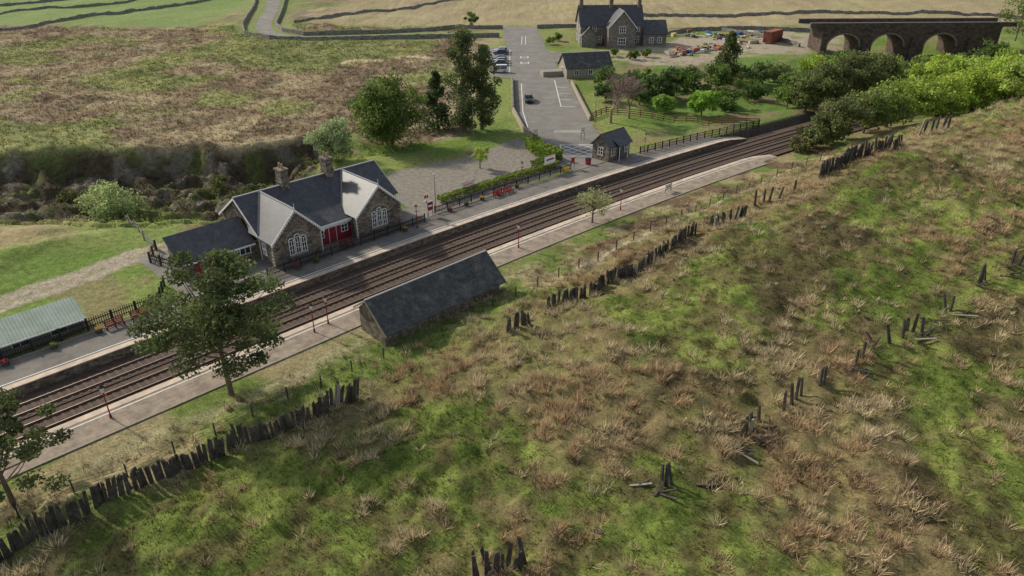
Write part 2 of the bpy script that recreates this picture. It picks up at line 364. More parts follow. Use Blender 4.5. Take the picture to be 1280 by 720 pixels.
# ---------------------------------------------------------------- surfaces on the far side
def sheet(name,pts,z,ma):
    mb=MB();mb.add([(x,y,z) for x,y in pts],[tuple(range(len(pts)))]);o=mb.obj(name,[ma])
    if o.data.polygons[0].normal.z<0: o.data.flip_normals()
    return o
def rough_edge(pts,amp=.5,step=1.0,seed=3):
    R=random.Random(seed);o=[]
    for i,a in enumerate(pts):
        b=pts[(i+1)%len(pts)];k=max(1,int(math.hypot(b[0]-a[0],b[1]-a[1])/step))
        for j in range(k): o.append((a[0]+(b[0]-a[0])*j/k+R.uniform(-amp,amp),a[1]+(b[1]-a[1])*j/k+R.uniform(-amp,amp)))
    return o
sheet('forecourt',rough_edge([(-19.5,107.6),(-15.3,111),(-7.9,116),(0.5,126.5),(4.5,124),(7.2,112),(3.8,109),(-4.8,100.6),(-9.5,94.5),(-13,91.5),(-16,95.5)],.3),-.02,gravel)
sheet('station_apron',[UN(23,71.5),UN(90,71.2),UN(91,78),UN(84,74.5),UN(60,74),UN(54,77),UN(54,86),UN(23,86)],-.03,asph_b)
sheet('car_park_road',[(-3.5,262),(-1.5,222),(-6.5,221),(-5,179),(0.5,178),(1,146),(3,131),(6,123),(6.5,111),(8.5,108),(15,113),(16.2,126),(15,139),(14,160),(13.5,175),(12,190),(10,220),(8.5,262)],.0,asph)
sheet('house_driveway',rough_edge([(10.5,214),(20,212),(24,217),(24,208),(16,200),(11.3,198)],.3),-.004,asph_b)
def roadribbon(name,pts,w,ma,dz=.05):
    mb=MB();L=[]
    P2=[]
    for a,b in zip(pts[:-1],pts[1:]):
        for i in range(8): P2.append((a[0]+(b[0]-a[0])*i/8,a[1]+(b[1]-a[1])*i/8))
    P2.append(pts[-1])
    for _ in range(6):
        P2=[P2[0]]+[((P2[i-1][0]+P2[i][0]*2+P2[i+1][0])/4,(P2[i-1][1]+P2[i][1]*2+P2[i+1][1])/4) for i in range(1,len(P2)-1)]+[P2[-1]]
    for i,p in enumerate(P2):
        q=P2[min(i+1,len(P2)-1)];r=P2[max(i-1,0)];dx,dy=q[0]-r[0],q[1]-r[1];l=math.hypot(dx,dy);nx_,ny_=-dy/l*w/2,dx/l*w/2
        z=max(gz(p[0]+nx_,p[1]+ny_),gz(p[0]-nx_,p[1]-ny_),gz(*p))+dz
        L.append(((p[0]+nx_,p[1]+ny_,z),(p[0]-nx_,p[1]-ny_,z)))
    vs=[q for l in L for q in l];mb.add(vs,[(2*i,2*i+1,2*i+3,2*i+2) for i in range(len(L)-1)])
    return mb.obj(name,[ma])
roadribbon('moor_road',ROADTOP,5.2,asph_b)
mb=MB()
def strip(p,q,w=.15,z=.006,mi=0):
    p=Vector((*p,z));q=Vector((*q,z));d=(q-p).normalized();n=Vector((-d.y,d.x,0))*w/2
    mb.add([p-n,q-n,q+n,p+n],[(0,1,2,3)],mi)
for i in range(12): strip((-5.6,183+i*3.1),(-.6,183+i*3.1),.16)
strip((-.6,183),(-.6,217),.14)
for a,b in [((10.2,150),(10.2,176)),((13.2,150),(10.2,150)),((13,156),(10.2,156)),((12.8,162),(10.2,162)),((12.7,168),(10.2,168)),((3,134),(2.2,146)),((2.2,146),(2.2,172)),((3.2,241),(2.9,226)),((4.3,241),(4.1,226)),((7.8,131),(13.4,131)),((7.8,131.8),(13.4,131.8))]: strip(a,b,.18)
for yy in(196,204): 
    strip((2.4,yy),(4.4,yy),.3);strip((2.4,yy),(2.4,yy+2.6),.3);strip((4.4,yy),(4.4,yy+2.6),.3);strip((2.4,yy+1.6),(4.4,yy+1.6),.3)
q0,q1,q2,q3=(8.6,116.5),(13.8,116.5),(14.3,123),(8.4,123)
for a,b in((q0,q1),(q1,q2),(q2,q3),(q3,q0)): strip(a,b,.2,.006,0)
for i in range(4):
    t=i/3.
    strip((8.6+5.1*t,116.6),(8.5,116.6+6.3*t) if t>0 else (8.6,116.7),.14,.010,0);strip((14.1,116.6+6.2*t),(8.6+5.5*t,122.9) if t<1 else (14.1,122.8),.14,.010,0)
    strip((8.6+5.1*(1-t),116.6),(14.1,116.6+6.2*t) if t>0 else (13.7,116.7),.14,.014,0);strip((8.5,116.6+6.2*t),(8.6+5.5*(1-t),122.9) if t<1 else (8.6,122.8),.14,.014,0)
mb.obj('road_markings',[paint,yellowp])
def wall_along(name,pts,h,w,ma,jit=.08,base=-.3,seg=1.2,cap=None):
    mb=MB();P2=[]
    for a,b in zip(pts[:-1],pts[1:]):
        k=max(1,int(math.hypot(b[0]-a[0],b[1]-a[1])/seg))
        for i in range(k): P2.append((a[0]+(b[0]-a[0])*i/k,a[1]+(b[1]-a[1])*i/k))
    P2.append(pts[-1]);ring=[]
    for i,p in enumerate(P2):
        q=P2[min(i+1,len(P2)-1)];r=P2[max(i-1,0)];dx,dy=q[0]-r[0],q[1]-r[1];l=math.hypot(dx,dy) or 1
        nx_,ny_=-dy/l*w/2,dx/l*w/2;z=gz(*p);hh=h+random.uniform(-jit,jit);j=random.uniform(-jit,jit)*.5
        ring.append([(p[0]-nx_*1.2+j,p[1]-ny_*1.2,z+base),(p[0]-nx_*.7+j,p[1]-ny_*.7,z+hh),(p[0]+nx_*.7+j,p[1]+ny_*.7,z+hh),(p[0]+nx_*1.2+j,p[1]+ny_*1.2,z+base)])
    vs=[v for r in ring for v in r];fs=[]
    for i in range(len(ring)-1):
        a=4*i;b=a+4
        fs+=[(a,b,b+1,a+1),(a+1,b+1,b+2,a+2),(a+2,b+2,b+3,a+3)]
    fs+=[(0,1,2,3),tuple(4*(len(ring)-1)+i for i in(3,2,1,0))]
    mb.add(vs,fs);return mb.obj(name,[ma])
for pts,hh in [([(-16,257),(-42,247.5),(-67,243),(-76,251),(-82,264),(-86,282),(-93,312),(-101,345)],1.3),([(-4,240),(-36,236.5),(-61,232),(-75,233.5),(-86,243),(-93,262),(-98,282),(-105,312),(-114,345)],1.3),
            ([(-210,226),(-186,238),(-164,262),(-150,300),(-132,345)],.95),([(-240,262),(-200,285),(-165,330),(-150,400)],.9),([(-75,262),(-60,300),(-20,345),(30,360)],.9),([(26,262),(27,290),(61,292),(123,292),(188,284),(240,280)],1.1),
            ([(50,243),(58,252),(80,256),(100,250)],1.2),([(-16,257),(-3,257)],1.2),([(8.5,258),(26,262)],1.2),([(-220,300),(-180,360)],.9)]:
    wall_along('dry_stone_wall',pts,hh,.55,drywall,.13)
wall_along('stone_wall',[(15.2,139),(14.4,160),(14,172)],.9,.45,stone_l,.02)
wall_along('stone_wall',[(.2,146),(.0,176)],1.1,.45,drywall,.04)
wall_along('stone_wall',[(.2,146),(2.2,131),(5.2,123.4)],1.0,.4,stone_l,.02)
# ---------------------------------------------------------------- buildings helpers
def window(fr,gl,x,y,z,w,h,cols=2,rows=2,t=.07,M=None,surround=None):
    fr.M=M;gl.M=M
    gl.box(x-w/2,x+w/2,y-.02,y+.05,z,z+h)
    fr.box(x-w/2-t,x+w/2+t,y-.09,y-.0,z-t,z);fr.box(x-w/2-t,x+w/2+t,y-.09,y,z+h,z+h+t)
    for i in range(cols+1):
        xx=x-w/2+w*i/cols;tt=t*.5 if 0<i<cols else t*.7
        fr.box(xx-tt,xx+tt,y-.08,y-.025,z+.003,z+h-.003)
    for j in range(1,rows):
        zz=z+h*j/rows;fr.box(x-w/2,x+w/2,y-.072,y-.03,zz-t*.4,zz+t*.4)
    if surround is not None:
        surround.M=M;surround.box(x-w/2-.22,x+w/2+.22,y-.06,y+.02,z-.25,z-t-.003);surround.box(x-w/2-.22,x+w/2+.22,y-.06,y+.02,z+h+t+.003,z+h+.3);surround.M=None
    fr.M=None;gl.M=None
def gable_roof(mb,x0,x1,y0,y1,ze,zr,ax='x',over=.3,t=.14,mi=0):
    if ax=='x':
        c=(y0+y1)/2;s=(zr-ze)/((y1-y0)/2)
        mb.panel((x0,y0-over,ze-over*s),(x1,y0-over,ze-over*s),(x1,c,zr),(x0,c,zr),t,mi)
        mb.panel((x0,c,zr),(x1,c,zr),(x1,y1+over,ze-over*s),(x0,y1+over,ze-over*s),t,mi)
    else:
        c=(x0+x1)/2;s=(zr-ze)/((x1-x0)/2)
        mb.panel((x0-over,y0,ze-over*s),(c,y0,zr),(c,y1,zr),(x0-over,y1,ze-over*s),t,mi)
        mb.panel((c,y0,zr),(x1+over,y0,ze-over*s),(x1+over,y1,ze-over*s),(c,y1,zr),t,mi)
def barge(mb,xc,y,zr,half,drop,depth=.32,teeth=True):
    for s in(-1,1):
        k=14
        a=Vector((xc,y,zr));b=Vector((xc+s*half,y,zr-drop))
        off=Vector((0,0,-depth))
        mb.hexa([a+off,b+off,b+off+Vector((0,.06,0)),a+off+Vector((0,.06,0)),a,b,b+Vector((0,.06,0)),a+Vector((0,.06,0))])
        if teeth:
            for i in range(k):
                p=a.lerp(b,(i+.08)/k)+off;q=a.lerp(b,(i+.92)/k)+off;r=(p+q)/2+Vector((0,0,-.26))
                mb.add([p,q,r,p+Vector((0,.05,0)),q+Vector((0,.05,0)),r+Vector((0,.05,0))],[(0,1,2),(3,5,4),(0,2,5,3),(1,4,5,2)])
def chimney(mb,x,y,z0,z1,w=.55,d=.8,mi=0,mp=1):
    mb.box(x-w,x+w,y-d,y+d,z0,z1,mi);mb.box(x-w-.1,x+w+.1,y-d-.1,y+d+.1,z1-.002,z1+.22,mi)
    mb.box(x-w-.08,x+w+.08,y-d-.08,y+d+.08,z0+.9,z0+1.05,mi)
    for s in(-.45,.45): mb.cyl((x,y+s*d,z1+.22),(x,y+s*d,z1+.85),.17,.13,8,mp)
pot=mat('chimney_pot',(.34,.22,.14),.85,.2,4)
def gblock_x(W,x0,x1,y0,y1,ze,zr):
    W.add([(x0,y0,-.4),(x1,y0,-.4),(x1,y1,-.4),(x0,y1,-.4),(x0,y0,ze),(x1,y0,ze),(x1,y1,ze),(x0,y1,ze),(x0,(y0+y1)/2,zr),(x1,(y0+y1)/2,zr)],
          [(0,1,5,4),(1,2,6,9,5),(2,3,7,6),(3,0,4,8,7)])
def gblock_y(W,x0,x1,y0,y1,ze,zr):
    c=(x0+x1)/2
    W.add([(x0,y0,-.4),(x1,y0,-.4),(x1,y1,-.4),(x0,y1,-.4),(x0,y0,ze),(x1,y0,ze),(x1,y1,ze),(x0,y1,ze),(c,y0,zr),(c,y1,zr)],
          [(0,1,5,8,4),(1,2,6,5),(2,3,7,9,6),(3,0,4,7)])
# ---- station building: local X=u Y=n
st=empty('stone_station_building',(*UN(33.5,72),0),R45)
W=MB();fr=MB();gl=MB();sr=MB();rf=MB();bg=MB();dr=MB();ch=MB();ld=MB()
gblock_x(W,0.05,19.5,3.2,12.4,3.3,6.35)
gable_roof(rf,-.3,19.85,3.2,12.4,3.45,6.55,'x',.35)
for (a,b) in((0,6.1),(11.3,18.0)):
    gblock_y(W,a,b,0,6,3.3,6.25);c=(a+b)/2
    gable_roof(rf,a,b,-.35,7.9,3.42,6.5,'y',.4)
    barge(bg,c,-.42,6.5,(b-a)/2+.42,3.08*((b-a)/2+.42)/((b-a)/2),.24)
    for k in(-1,0,1):
        xx=c+k*.8
        window(fr,gl,xx,0,.95,.62,1.65 if k else 2.0,2,3,.06)
        top=.95+(1.65 if k else 2.0)
        for i in range(6):
            t0=math.pi*i/6;t1=math.pi*(i+1)/6
            fr.ext([(xx+.31*math.cos(t0),top+.06+.26*math.sin(t0)),(xx+.40*math.cos(t0),top+.06+.36*math.sin(t0)),(xx+.40*math.cos(t1),top+.06+.36*math.sin(t1)),(xx+.31*math.cos(t1),top+.06+.26*math.sin(t1))],-.09,-.01)
        gl.ext([(xx+.3*math.cos(math.pi*i/8),top+.055+.26*math.sin(math.pi*i/8)) for i in range(9)],-.05,-.005)
        sr.box(xx-.44,xx+.44,-.08,.02,.62,.85)
    for i in range(10):
        t0=math.pi*i/10+.03;t1=math.pi*(i+1)/10-.03
        sr.ext([(c+1.38*math.cos(t0),2.5+1.15*math.sin(t0)),(c+1.62*math.cos(t0),2.5+1.4*math.sin(t0)),(c+1.62*math.cos(t1),2.5+1.4*math.sin(t1)),(c+1.38*math.cos(t1),2.5+1.15*math.sin(t1))],-.05,.01)
    bg.cyl((c,-.40,6.2),(c,-.40,7.15),.05,.03,6)
    ld.box(c-.1,c+.1,-.36,7.5,6.46,6.56)
    for k in range(8):
        for xx in(a,b): sr.box(xx-.17,xx+.17,-.025,.35,k*.42+.0,k*.42+.24)
ld.box(-.3,19.85,7.68,7.92,6.5,6.62)
for c,hw in((3.05,3.05),(14.65,3.35)):
    for s in(-1,1):
        a_=Vector((c+s*(hw+.1),2.95,3.34));b_=Vector((c,7.7,6.56));off=Vector((s*.16,-.02,.03))
        ld.hexa([a_-off*1.0+Vector((0,0,-.05)),a_+off+Vector((0,0,-.05)),b_+off+Vector((0,0,-.05)),b_-off+Vector((0,0,-.05)),a_-off+Vector((0,0,.06)),a_+off+Vector((0,0,.06)),b_+off+Vector((0,0,.06)),b_-off+Vector((0,0,.06))])
for xx in(-.36,19.86):
    for ya,yb in((2.85,7.8),(12.75,7.8)):
        bg.hexa([(xx,ya,2.95),(xx+.06,ya,2.95),(xx+.06,yb,6.25),(xx,yb,6.25),(xx,ya,3.22),(xx+.06,ya,3.22),(xx+.06,yb,6.53),(xx,yb,6.53)])
dr.box(6.1,11.3,1.6,1.7,-.05,2.9,0)
fr.box(6.15,11.25,1.5,1.597,2.0,2.12);fr.box(6.15,11.25,1.5,1.597,2.72,2.85)
for x in(7.0,10.4): window(fr,gl,x-.0,1.6,1.0,.9,.9,2,2,.06)
fr.box(8.15,8.2,1.55,1.597,0,2);fr.box(9.2,9.25,1.55,1.597,0,2)
rf.panel((5.9,1.1,2.75),(11.5,1.1,2.75),(11.5,3.6,3.75),(5.9,3.6,3.75),.1)
bg.box(6.0,11.4,1.03,1.09,2.45,2.72)
for i in range(18): bg.add([(6.1+i*.29,1.04,2.45),(6.1+i*.29+.26,1.04,2.45),(6.1+i*.29+.13,1.04,2.22)],[(0,1,2)])
M=Matrix.Rotation(math.radians(-90),4,'Z')
window(fr,gl,-2.2,-.0,1.0,.8,1.3,2,2,.07,M,sr)
window(fr,gl,-10.0,.05,1.0,1.0,1.5,2,2,.07,M,sr)
W.add([(-9,4,-.5),(0.04,4,-.5),(.04,7,-.5),(-9,7,-.5),(-9,4,2.25),(.04,4,2.25),(.04,7,4.2),(-9,7,4.2)],[(0,1,5,4),(1,2,6,5),(2,3,7,6),(3,0,4,7)])
rf.panel((-9.25,3.65,2.15),(-.31,3.65,2.15),(-.31,7.15,4.45),(-9.25,7.15,4.45),.12)
bg.box(-9.2,-.4,3.57,3.64,1.9,2.1)
dr.box(-4.6,-3.5,3.93,3.99,0,2.0,0);dr.box(-7.6,-6.7,3.93,3.99,0,1.9,0)
window(fr,gl,-1.6,4,1.0,1.3,.8,2,1,.07)
for x,y in((6.3,7.8),(12.6,7.8)): chimney(ch,x,y,6.0,8.4,.5,.7)
for x in(6.2,11.2,-.1): bg.cyl((x,-.06 if x>0 else 3.1,0),(x,-.06 if x>0 else 3.1,3.2),.05,.05,6)
W.obj('walls',[stone],st);rf.obj('roof',[slate],st);fr.obj('window_frames',[white],st);gl.obj('windows',[glass],st)
sr.obj('quoins_and_sills',[stone_l],st);bg.obj('bargeboards',[white],st);dr.obj('doors',[maroon],st);ch.obj('chimneys',[stone,pot],st);ld.obj('ridge',[lead],st)
# ---- near platform building
nb=empty('stone_waiting_shelter',(*UN(32.6,49.7),0),R45)
W=MB();rf=MB();ld=MB();fr=MB();gl=MB()
W.add([(0,0,-.6),(15.2,0,-.6),(15.2,4,-.6),(0,4,-.6),(0,0,1.75),(15.2,0,1.75),(15.2,4,2.5),(0,4,2.5),(0,2.4,3.75),(15.2,2.4,3.75)],[(0,1,5,4),(1,2,6,9,5),(2,3,7,6),(3,0,4,8,7)])
rf.panel((-.3,-.75,1.25),(15.5,-.75,1.25),(15.5,2.4,3.95),(-.3,2.4,3.95),.13);rf.panel((-.3,2.4,3.95),(15.5,2.4,3.95),(15.5,4.5,2.45),(-.3,4.5,2.45),.13)
ld.box(-.3,15.5,2.3,2.5,3.9,4.0)
M=Matrix.Rotation(math.radians(180),4,'Z')
for x in(3,7.5,12): window(fr,gl,-x,-4,.9,1.6,1.2,3,2,.07,M)
for xx in(-.34,15.5):
    for (ya,za,yb,zb) in((-.77,1.22,2.4,3.93),(2.4,3.93,4.5,2.42)): fr.hexa([(xx,ya,za-.2),(xx+.05,ya,za-.2),(xx+.05,yb,zb-.2),(xx,yb,zb-.2),(xx,ya,za),(xx+.05,ya,za),(xx+.05,yb,zb),(xx,yb,zb)])
W.obj('walls',[stone],nb);rf.obj('roof',[slate_b],nb);ld.obj('ridge',[lead],nb);fr.obj('window_frames',[stone_l],nb);gl.obj('windows',[glass],nb)
# ---- far small shelter
fs=empty('small_stone_shelter',(*UN(91.2,69),0),R45)
W=MB();rf=MB();fr=MB();gl=MB();sr=MB()
gblock_x(W,0,5.6,0,3.4,2.6,4.2);gable_roof(rf,-.3,5.9,0,3.4,2.7,4.4,'x',.4)
rf.panel((1.6,-1.0,2.45),(4,-1.0,2.45),(4,.9,3.55),(1.6,.9,3.55),.1)
window(fr,gl,1.1,0,.95,.9,1.1,2,2,.06,None,sr);window(fr,gl,4.6,0,.95,.9,1.1,2,2,.06,None,sr)
gl.box(2.3,3.3,-.03,.02,0,2.05)
M=Matrix.Rotation(math.radians(-90),4,'Z');window(fr,gl,-1.7,0,.95,1.0,1.1,2,2,.06,M,sr)
for x in(1.7,3.9): fr.cyl((x,-.9,0),(x,-.9,2.4),.06,.06,6)
W.obj('walls',[stone],fs);rf.obj('roof',[slate],fs);fr.obj('window_frames',[white],fs);gl.obj('windows',[glass],fs);sr.obj('sills',[stone_l],fs)
# ---- low green roof at left
cp=empty('green_roofed_shelter',(*UN(-14,72.9),0),R45)
grn=mat('green_sheet_roof',(.32,.38,.29),.6,.15,1.5,col2=(.40,.45,.37));cream=mat('cream_paint',(.22,.2,.15),.7,.1,3)
rf=MB()
for i in range(92):
    x=i*.3;rf.hexa([(x,-.4,1.25),(x+.17,-.4,1.27),(x+.17,2.6,2.57),(x,2.6,2.55),(x,-.4,1.30),(x+.17,-.4,1.32),(x+.17,2.6,2.62),(x,2.6,2.6)]);rf.hexa([(x+.17,-.4,1.27),(x+.3,-.4,1.25),(x+.3,2.6,2.55),(x+.17,2.6,2.57),(x+.17,-.4,1.32),(x+.3,-.4,1.30),(x+.3,2.6,2.6),(x+.17,2.6,2.62)])
    rf.hexa([(x,2.6,2.55),(x+.3,2.6,2.55),(x+.3,4.2,1.65),(x,4.2,1.65),(x,2.6,2.6),(x+.3,2.6,2.6),(x+.3,4.2,1.7),(x,4.2,1.7)])
rf.obj('roof',[grn],cp)
W=MB();W.box(0,27.3,0.2,3.8,-.3,1.45);W.obj('walls',[cream],cp)
fr=MB();gl=MB()
for i in range(8): window(fr,gl,2+i*3.3,.2,.4,1.4,.6,2,1,.05)
fr.box(0,27.4,-.46,-.41,1.16,1.3);fr.obj('window_frames',[white],cp);gl.obj('windows',[glass],cp)
# ---- two-storey house
hs=empty('stone_house',(24,220.5,0),math.radians(4))
W=MB();rf=MB();fr=MB();gl=MB();sr=MB();ch=MB();bg=MB();dr=MB()
gblock_x(W,-3.5,15,3,12,6,10.6);gable_roof(rf,-3.9,15.4,3,12,6.1,10.9,'x',.45)
gblock_y(W,4.0,12.0,-1.5,6,5.8,10.1);gable_roof(rf,4.0,12.0,-1.9,8.5,5.9,10.4,'y',.4)
barge(bg,8,-1.95,10.4,4.45,5.0,.28,False)
gblock_x(W,15.0,22,1.5,9,3.6,6.6);gable_roof(rf,15.05,22.4,1.5,9,3.7,6.9,'x',.4)
gblock_y(W,-3.4,1.0,1.0,5,3.2,5.4);gable_roof(rf,-3.4,1.0,.7,4,3.3,5.6,'y',.3)
for (x,y,z,w,h) in((8,-1.5,1.0,2.2,1.7),(8,-1.5,4.3,1.8,1.6),(13.5,3,1,1.1,1.5),(13.5,3,4.1,1.1,1.3),(2.2,3,1,1.1,1.5),(0.5,3,4.1,1.1,1.3),(17.5,1.5,1,1.2,1.3),(20,1.5,1,1.2,1.3)): window(fr,gl,x,y,z,w,h,2 if w<1.5 else 3,2,.1,None,sr)
M=Matrix.Translation((-3.5,0,0))@Matrix.Rotation(math.radians(-90),4,'Z')
for y in(5.5,9): window(fr,gl,-y,0,4,1.1,1.4,2,2,.1,M,sr);window(fr,gl,-y,0,1,1.1,1.5,2,2,.1,M,sr)
dr.box(2.9,3.6,2.9,2.97,0,2.1)
for x in(-3,6,14.4): chimney(ch,x,7.5,10,12.6,.5,.9)
W.obj('walls',[stone_h],hs);rf.obj('roof',[slate],hs);fr.obj('window_frames',[white],hs);gl.obj('windows',[glass],hs);sr.obj('sills',[stone_l],hs);ch.obj('chimneys',[stone,pot],hs);bg.obj('bargeboards',[white],hs);dr.obj('door',[maroon],hs)
# ---- outbuilding
ob=empty('stone_outbuilding',(13.2,177.5,0),math.radians(14))
W=MB();rf=MB();gl=MB();fr=MB();ld=MB()
gblock_x(W,0,11.5,0,6.5,2.5,5.2);gable_roof(rf,-.3,11.8,0,6.5,2.6,5.4,'x',.35)
M=Matrix.Rotation(math.radians(-90),4,'Z');window(fr,gl,-3.2,0,.9,1.3,1.2,2,1,.08,M)
for x in(2.5,6,9): window(fr,gl,x,0,.8,1.0,1.0,2,1,.07)
ld.box(-.3,11.8,3.15,3.35,5.35,5.46)
W.box(-5,-.02,3,6,-.3,1.2)
W.obj('walls',[stone_l],ob);rf.obj('roof',[slate_b],ob);gl.obj('windows',[glass],ob);fr.obj('window_frames',[white],ob);ld.obj('ridge',[lead],ob)
# ---- bridge
bge=empty('stone_arch_bridge',(89,216,0),math.radians(2))
brick=mat('bridge_stone',(.115,.082,.062),.95,.35,1.2,.02,'stone',bw=.8,col2=(.055,.04,.032))
brick2=mat('bridge_coping',(.20,.17,.14),.95,.3,1.5)
zt,zd=6.2,-7.0
poly=[(0,zd)]
zsp,ar,aw=.9,3.4,4.6
for cx in(6.5,19.5,35):
    poly.append((cx-aw,zd));
    for i in range(17):
        t=math.pi-math.pi*i/16;poly.append((cx+aw*math.cos(t),zsp+ar*math.sin(t)))
    poly.append((cx+aw,zd))
poly+=[(52,zd),(52,zt),(0,zt)]
W=MB();W.ext(poly,0,9);W.obj('arches',[brick],bge)
cop=MB()
for y0 in(-.15,8.6): cop.box(-4,56,y0,y0+.5,zt+.02,zt+1.15);cop.box(-4.1,56.1,y0-.08,y0+.58,zt+1.152,zt+1.35,1)
cop.box(-.1,52.1,-.14,-.003,zt-.35,zt,0)
for cx in(6.5,19.5,35):
    for i in range(16):
        t0=math.pi*i/16+.02;t1=math.pi*(i+1)/16-.02;r0,r1=1.0,1.12
        pts=[(cx+aw*r*math.cos(t),zsp+ar*r*math.sin(t)) for r,t in((r0,t0),(r1,t0),(r1,t1),(r0,t1))]
        cop.ext(pts,-.1,-.003,1)
for cx in(13,27.2,44): cop.box(cx-1.1,cx+1.1,-.7,-.16,zd,3.4,0)
cop.obj('parapets',[brick,brick2],bge)
W=MB();W.box(-4,56,.4,8.55,zt+.01,zt+.06);W.obj('deck',[asph_b],bge)
wall_along('dry_stone_wall',[(70,252),(82,236),(86,224)],1.2,.6,drywall,.1)
# ---------------------------------------------------------------- rows of fencing
def stake_fence(name,pts,gap,h,miss,lean,w=.2,fallen=.06,brace=True,light=.05,hv=.12):
    mb=MB();cnt=0;off=random.uniform(0,99)
    for a,b in zip(pts[:-1],pts[1:]):
        L=math.hypot(b[0]-a[0],b[1]-a[1]);k=max(2,int(L/gap+.5));ang=math.atan2(b[1]-a[1],b[0]-a[0])
        for i in range(k):
            cnt+=1
            if random.random()<miss: continue
            wv=float(vn(cnt*gap/1.6+off,3.3,7))-.5
            t=(i+random.uniform(-.2,.2))/k;x=a[0]+(b[0]-a[0])*t+random.gauss(0,.05)-math.sin(ang)*wv*.5;y=a[1]+(b[1]-a[1])*t+random.gauss(0,.05)+math.cos(ang)*wv*.5;z=gz(x,y)
            hh=h*(1+wv*.45)*random.uniform(1-hv,1+hv*.6);ww=w*random.uniform(.8,1.2);tk=.15*random.uniform(.8,1.2)
            rx=random.gauss(0,lean)*.6+wv*lean*3;ry=random.gauss(0,lean*.5)+wv*lean*1.5
            if random.random()<fallen: rx=random.choice([-1,1])*random.uniform(.5,1.2);hh*=.9
            M=Matrix.Translation((x,y,z-.2))@Matrix.Rotation(ang+random.gauss(0,.12),4,'Z')@Matrix.Rotation(rx,4,'X')@Matrix.Rotation(ry,4,'Y')
            mb.M=M;c=random.uniform(-.12,.12);mi=1 if random.random()<light else 0
            mb.hexa([(-ww/2,-tk/2,0),(ww/2,-tk/2,0),(ww/2,tk/2,0),(-ww/2,tk/2,0),(-ww*.42,-tk*.4,hh+c),(ww*.42,-tk*.4,hh-c),(ww*.42,tk*.4,hh-c),(-ww*.42,tk*.4,hh+c)],mi)
            if brace and random.random()<.07:
                s=1 if random.random()<.8 else -1
                mb.M=Matrix.Translation((x,y,z))@Matrix.Rotation(ang,4,'Z')
                mb.cyl((0,-s*.05,hh*.75),(random.uniform(-.3,.3),-s*1.3,-.1),.07,.08,4,mi)
    mb.M=None;return mb.obj(name,[oldwood,greywood])
stake_fence('snow_fence',FENCES[0],.24,1.85,.02,.10,.28,.03,light=.03)
stake_fence('snow_fence',FENCES[1],.36,1.7,.12,.15,.28,light=.03)
stake_fence('snow_fence',FENCES[2],.25,1.7,.03,.11,.28,.03,light=.03)
stake_fence('snow_fence',FENCES[3],.5,1.8,.22,.14,.3,light=.03)
stake_fence('snow_fence',FENCES[4],1.1,1.9,.2,.1,.28,light=.03)
stake_fence('snow_fence',FENCES[5][:2],.27,2.3,.01,.07,.3,.0,light=.02)
stake_fence('snow_fence',FENCES[5][1:],.38,2.2,.12,.12,.34,light=.03)
stake_fence('snow_fence',FENCES[6],.8,2.2,.2,.1,.34,light=.03)
SEC=[[(52,64.5),(50.1,63.4),(47.3,62.4)],[(45.4,61.5),(43.3,60.3)],[(40.5,57.8),(39.4,56.9)],[(35.8,53.8),(34.5,54.8)],[(34.3,53.6),(31.8,52.7),(28,50)],[(25.4,48.2),(24.5,47.8)],[(23.1,47),(20.9,45)],[(19.1,44.2),(17,42.2)],[(11,37.8),(10.0,37.3)],[(4.9,34),(4,33.4)],[(.9,31.3),(-.8,30.9),(-2.6,30.3)]]
for i,s in enumerate(SEC): stake_fence('broken_snow_fence',s,[.7,.45,.6,.5,1.1,.45,.75,.5,.4,.45,.28][i],1.9 if i<10 else 2.1,.06,.16,.26,.12,light=.05)
def plank(mb,x,y,a,L,mi,w=.1,tilt=.25):
    p=Vector((x-math.cos(a)*L,y-math.sin(a)*L,0));q=Vector((x+math.cos(a)*L,y+math.sin(a)*L,0));p.z=gz(p.x,p.y)+.12;q.z=gz(q.x,q.y)+.15+random.random()*tilt
    d=(q-p).normalized();n=Vector((-d.y,d.x,0))*w;up=Vector((0,0,.04))
    mb.hexa([p-n-up,q-n-up,q+n-up,p+n-up,p-n+up,q-n+up,q+n*.8+up,p+n*.7+up],mi)
for (x,y,a,L,li) in[(16.7,40.6,-.7,1.3,1),(16.2,41.2,-.3,.8,0),(13.6,37.8,-.1,.8,0),(8.9,37.6,0,.8,1),(10.3,36.4,-.6,.9,0),(10.0,36.9,.9,.7,0),(18.6,41.8,-.6,1.0,0),(35.5,52.9,-.2,1.1,1),(36.4,53.9,.3,.9,0),(28.8,49.4,-.2,.9,0),(48,61.3,-.5,1.1,0),(41,56.4,-.5,1.0,1),(38.2,55.4,-.9,.9,0)]:
    mb=MB();plank(mb,x,y,a,L,li,.09 if li else .11);plank(mb,x+.3,y+.25,a+.5,L*.6,0,.08,.5);mb.obj('fallen_timber',[oldwood,greywood])
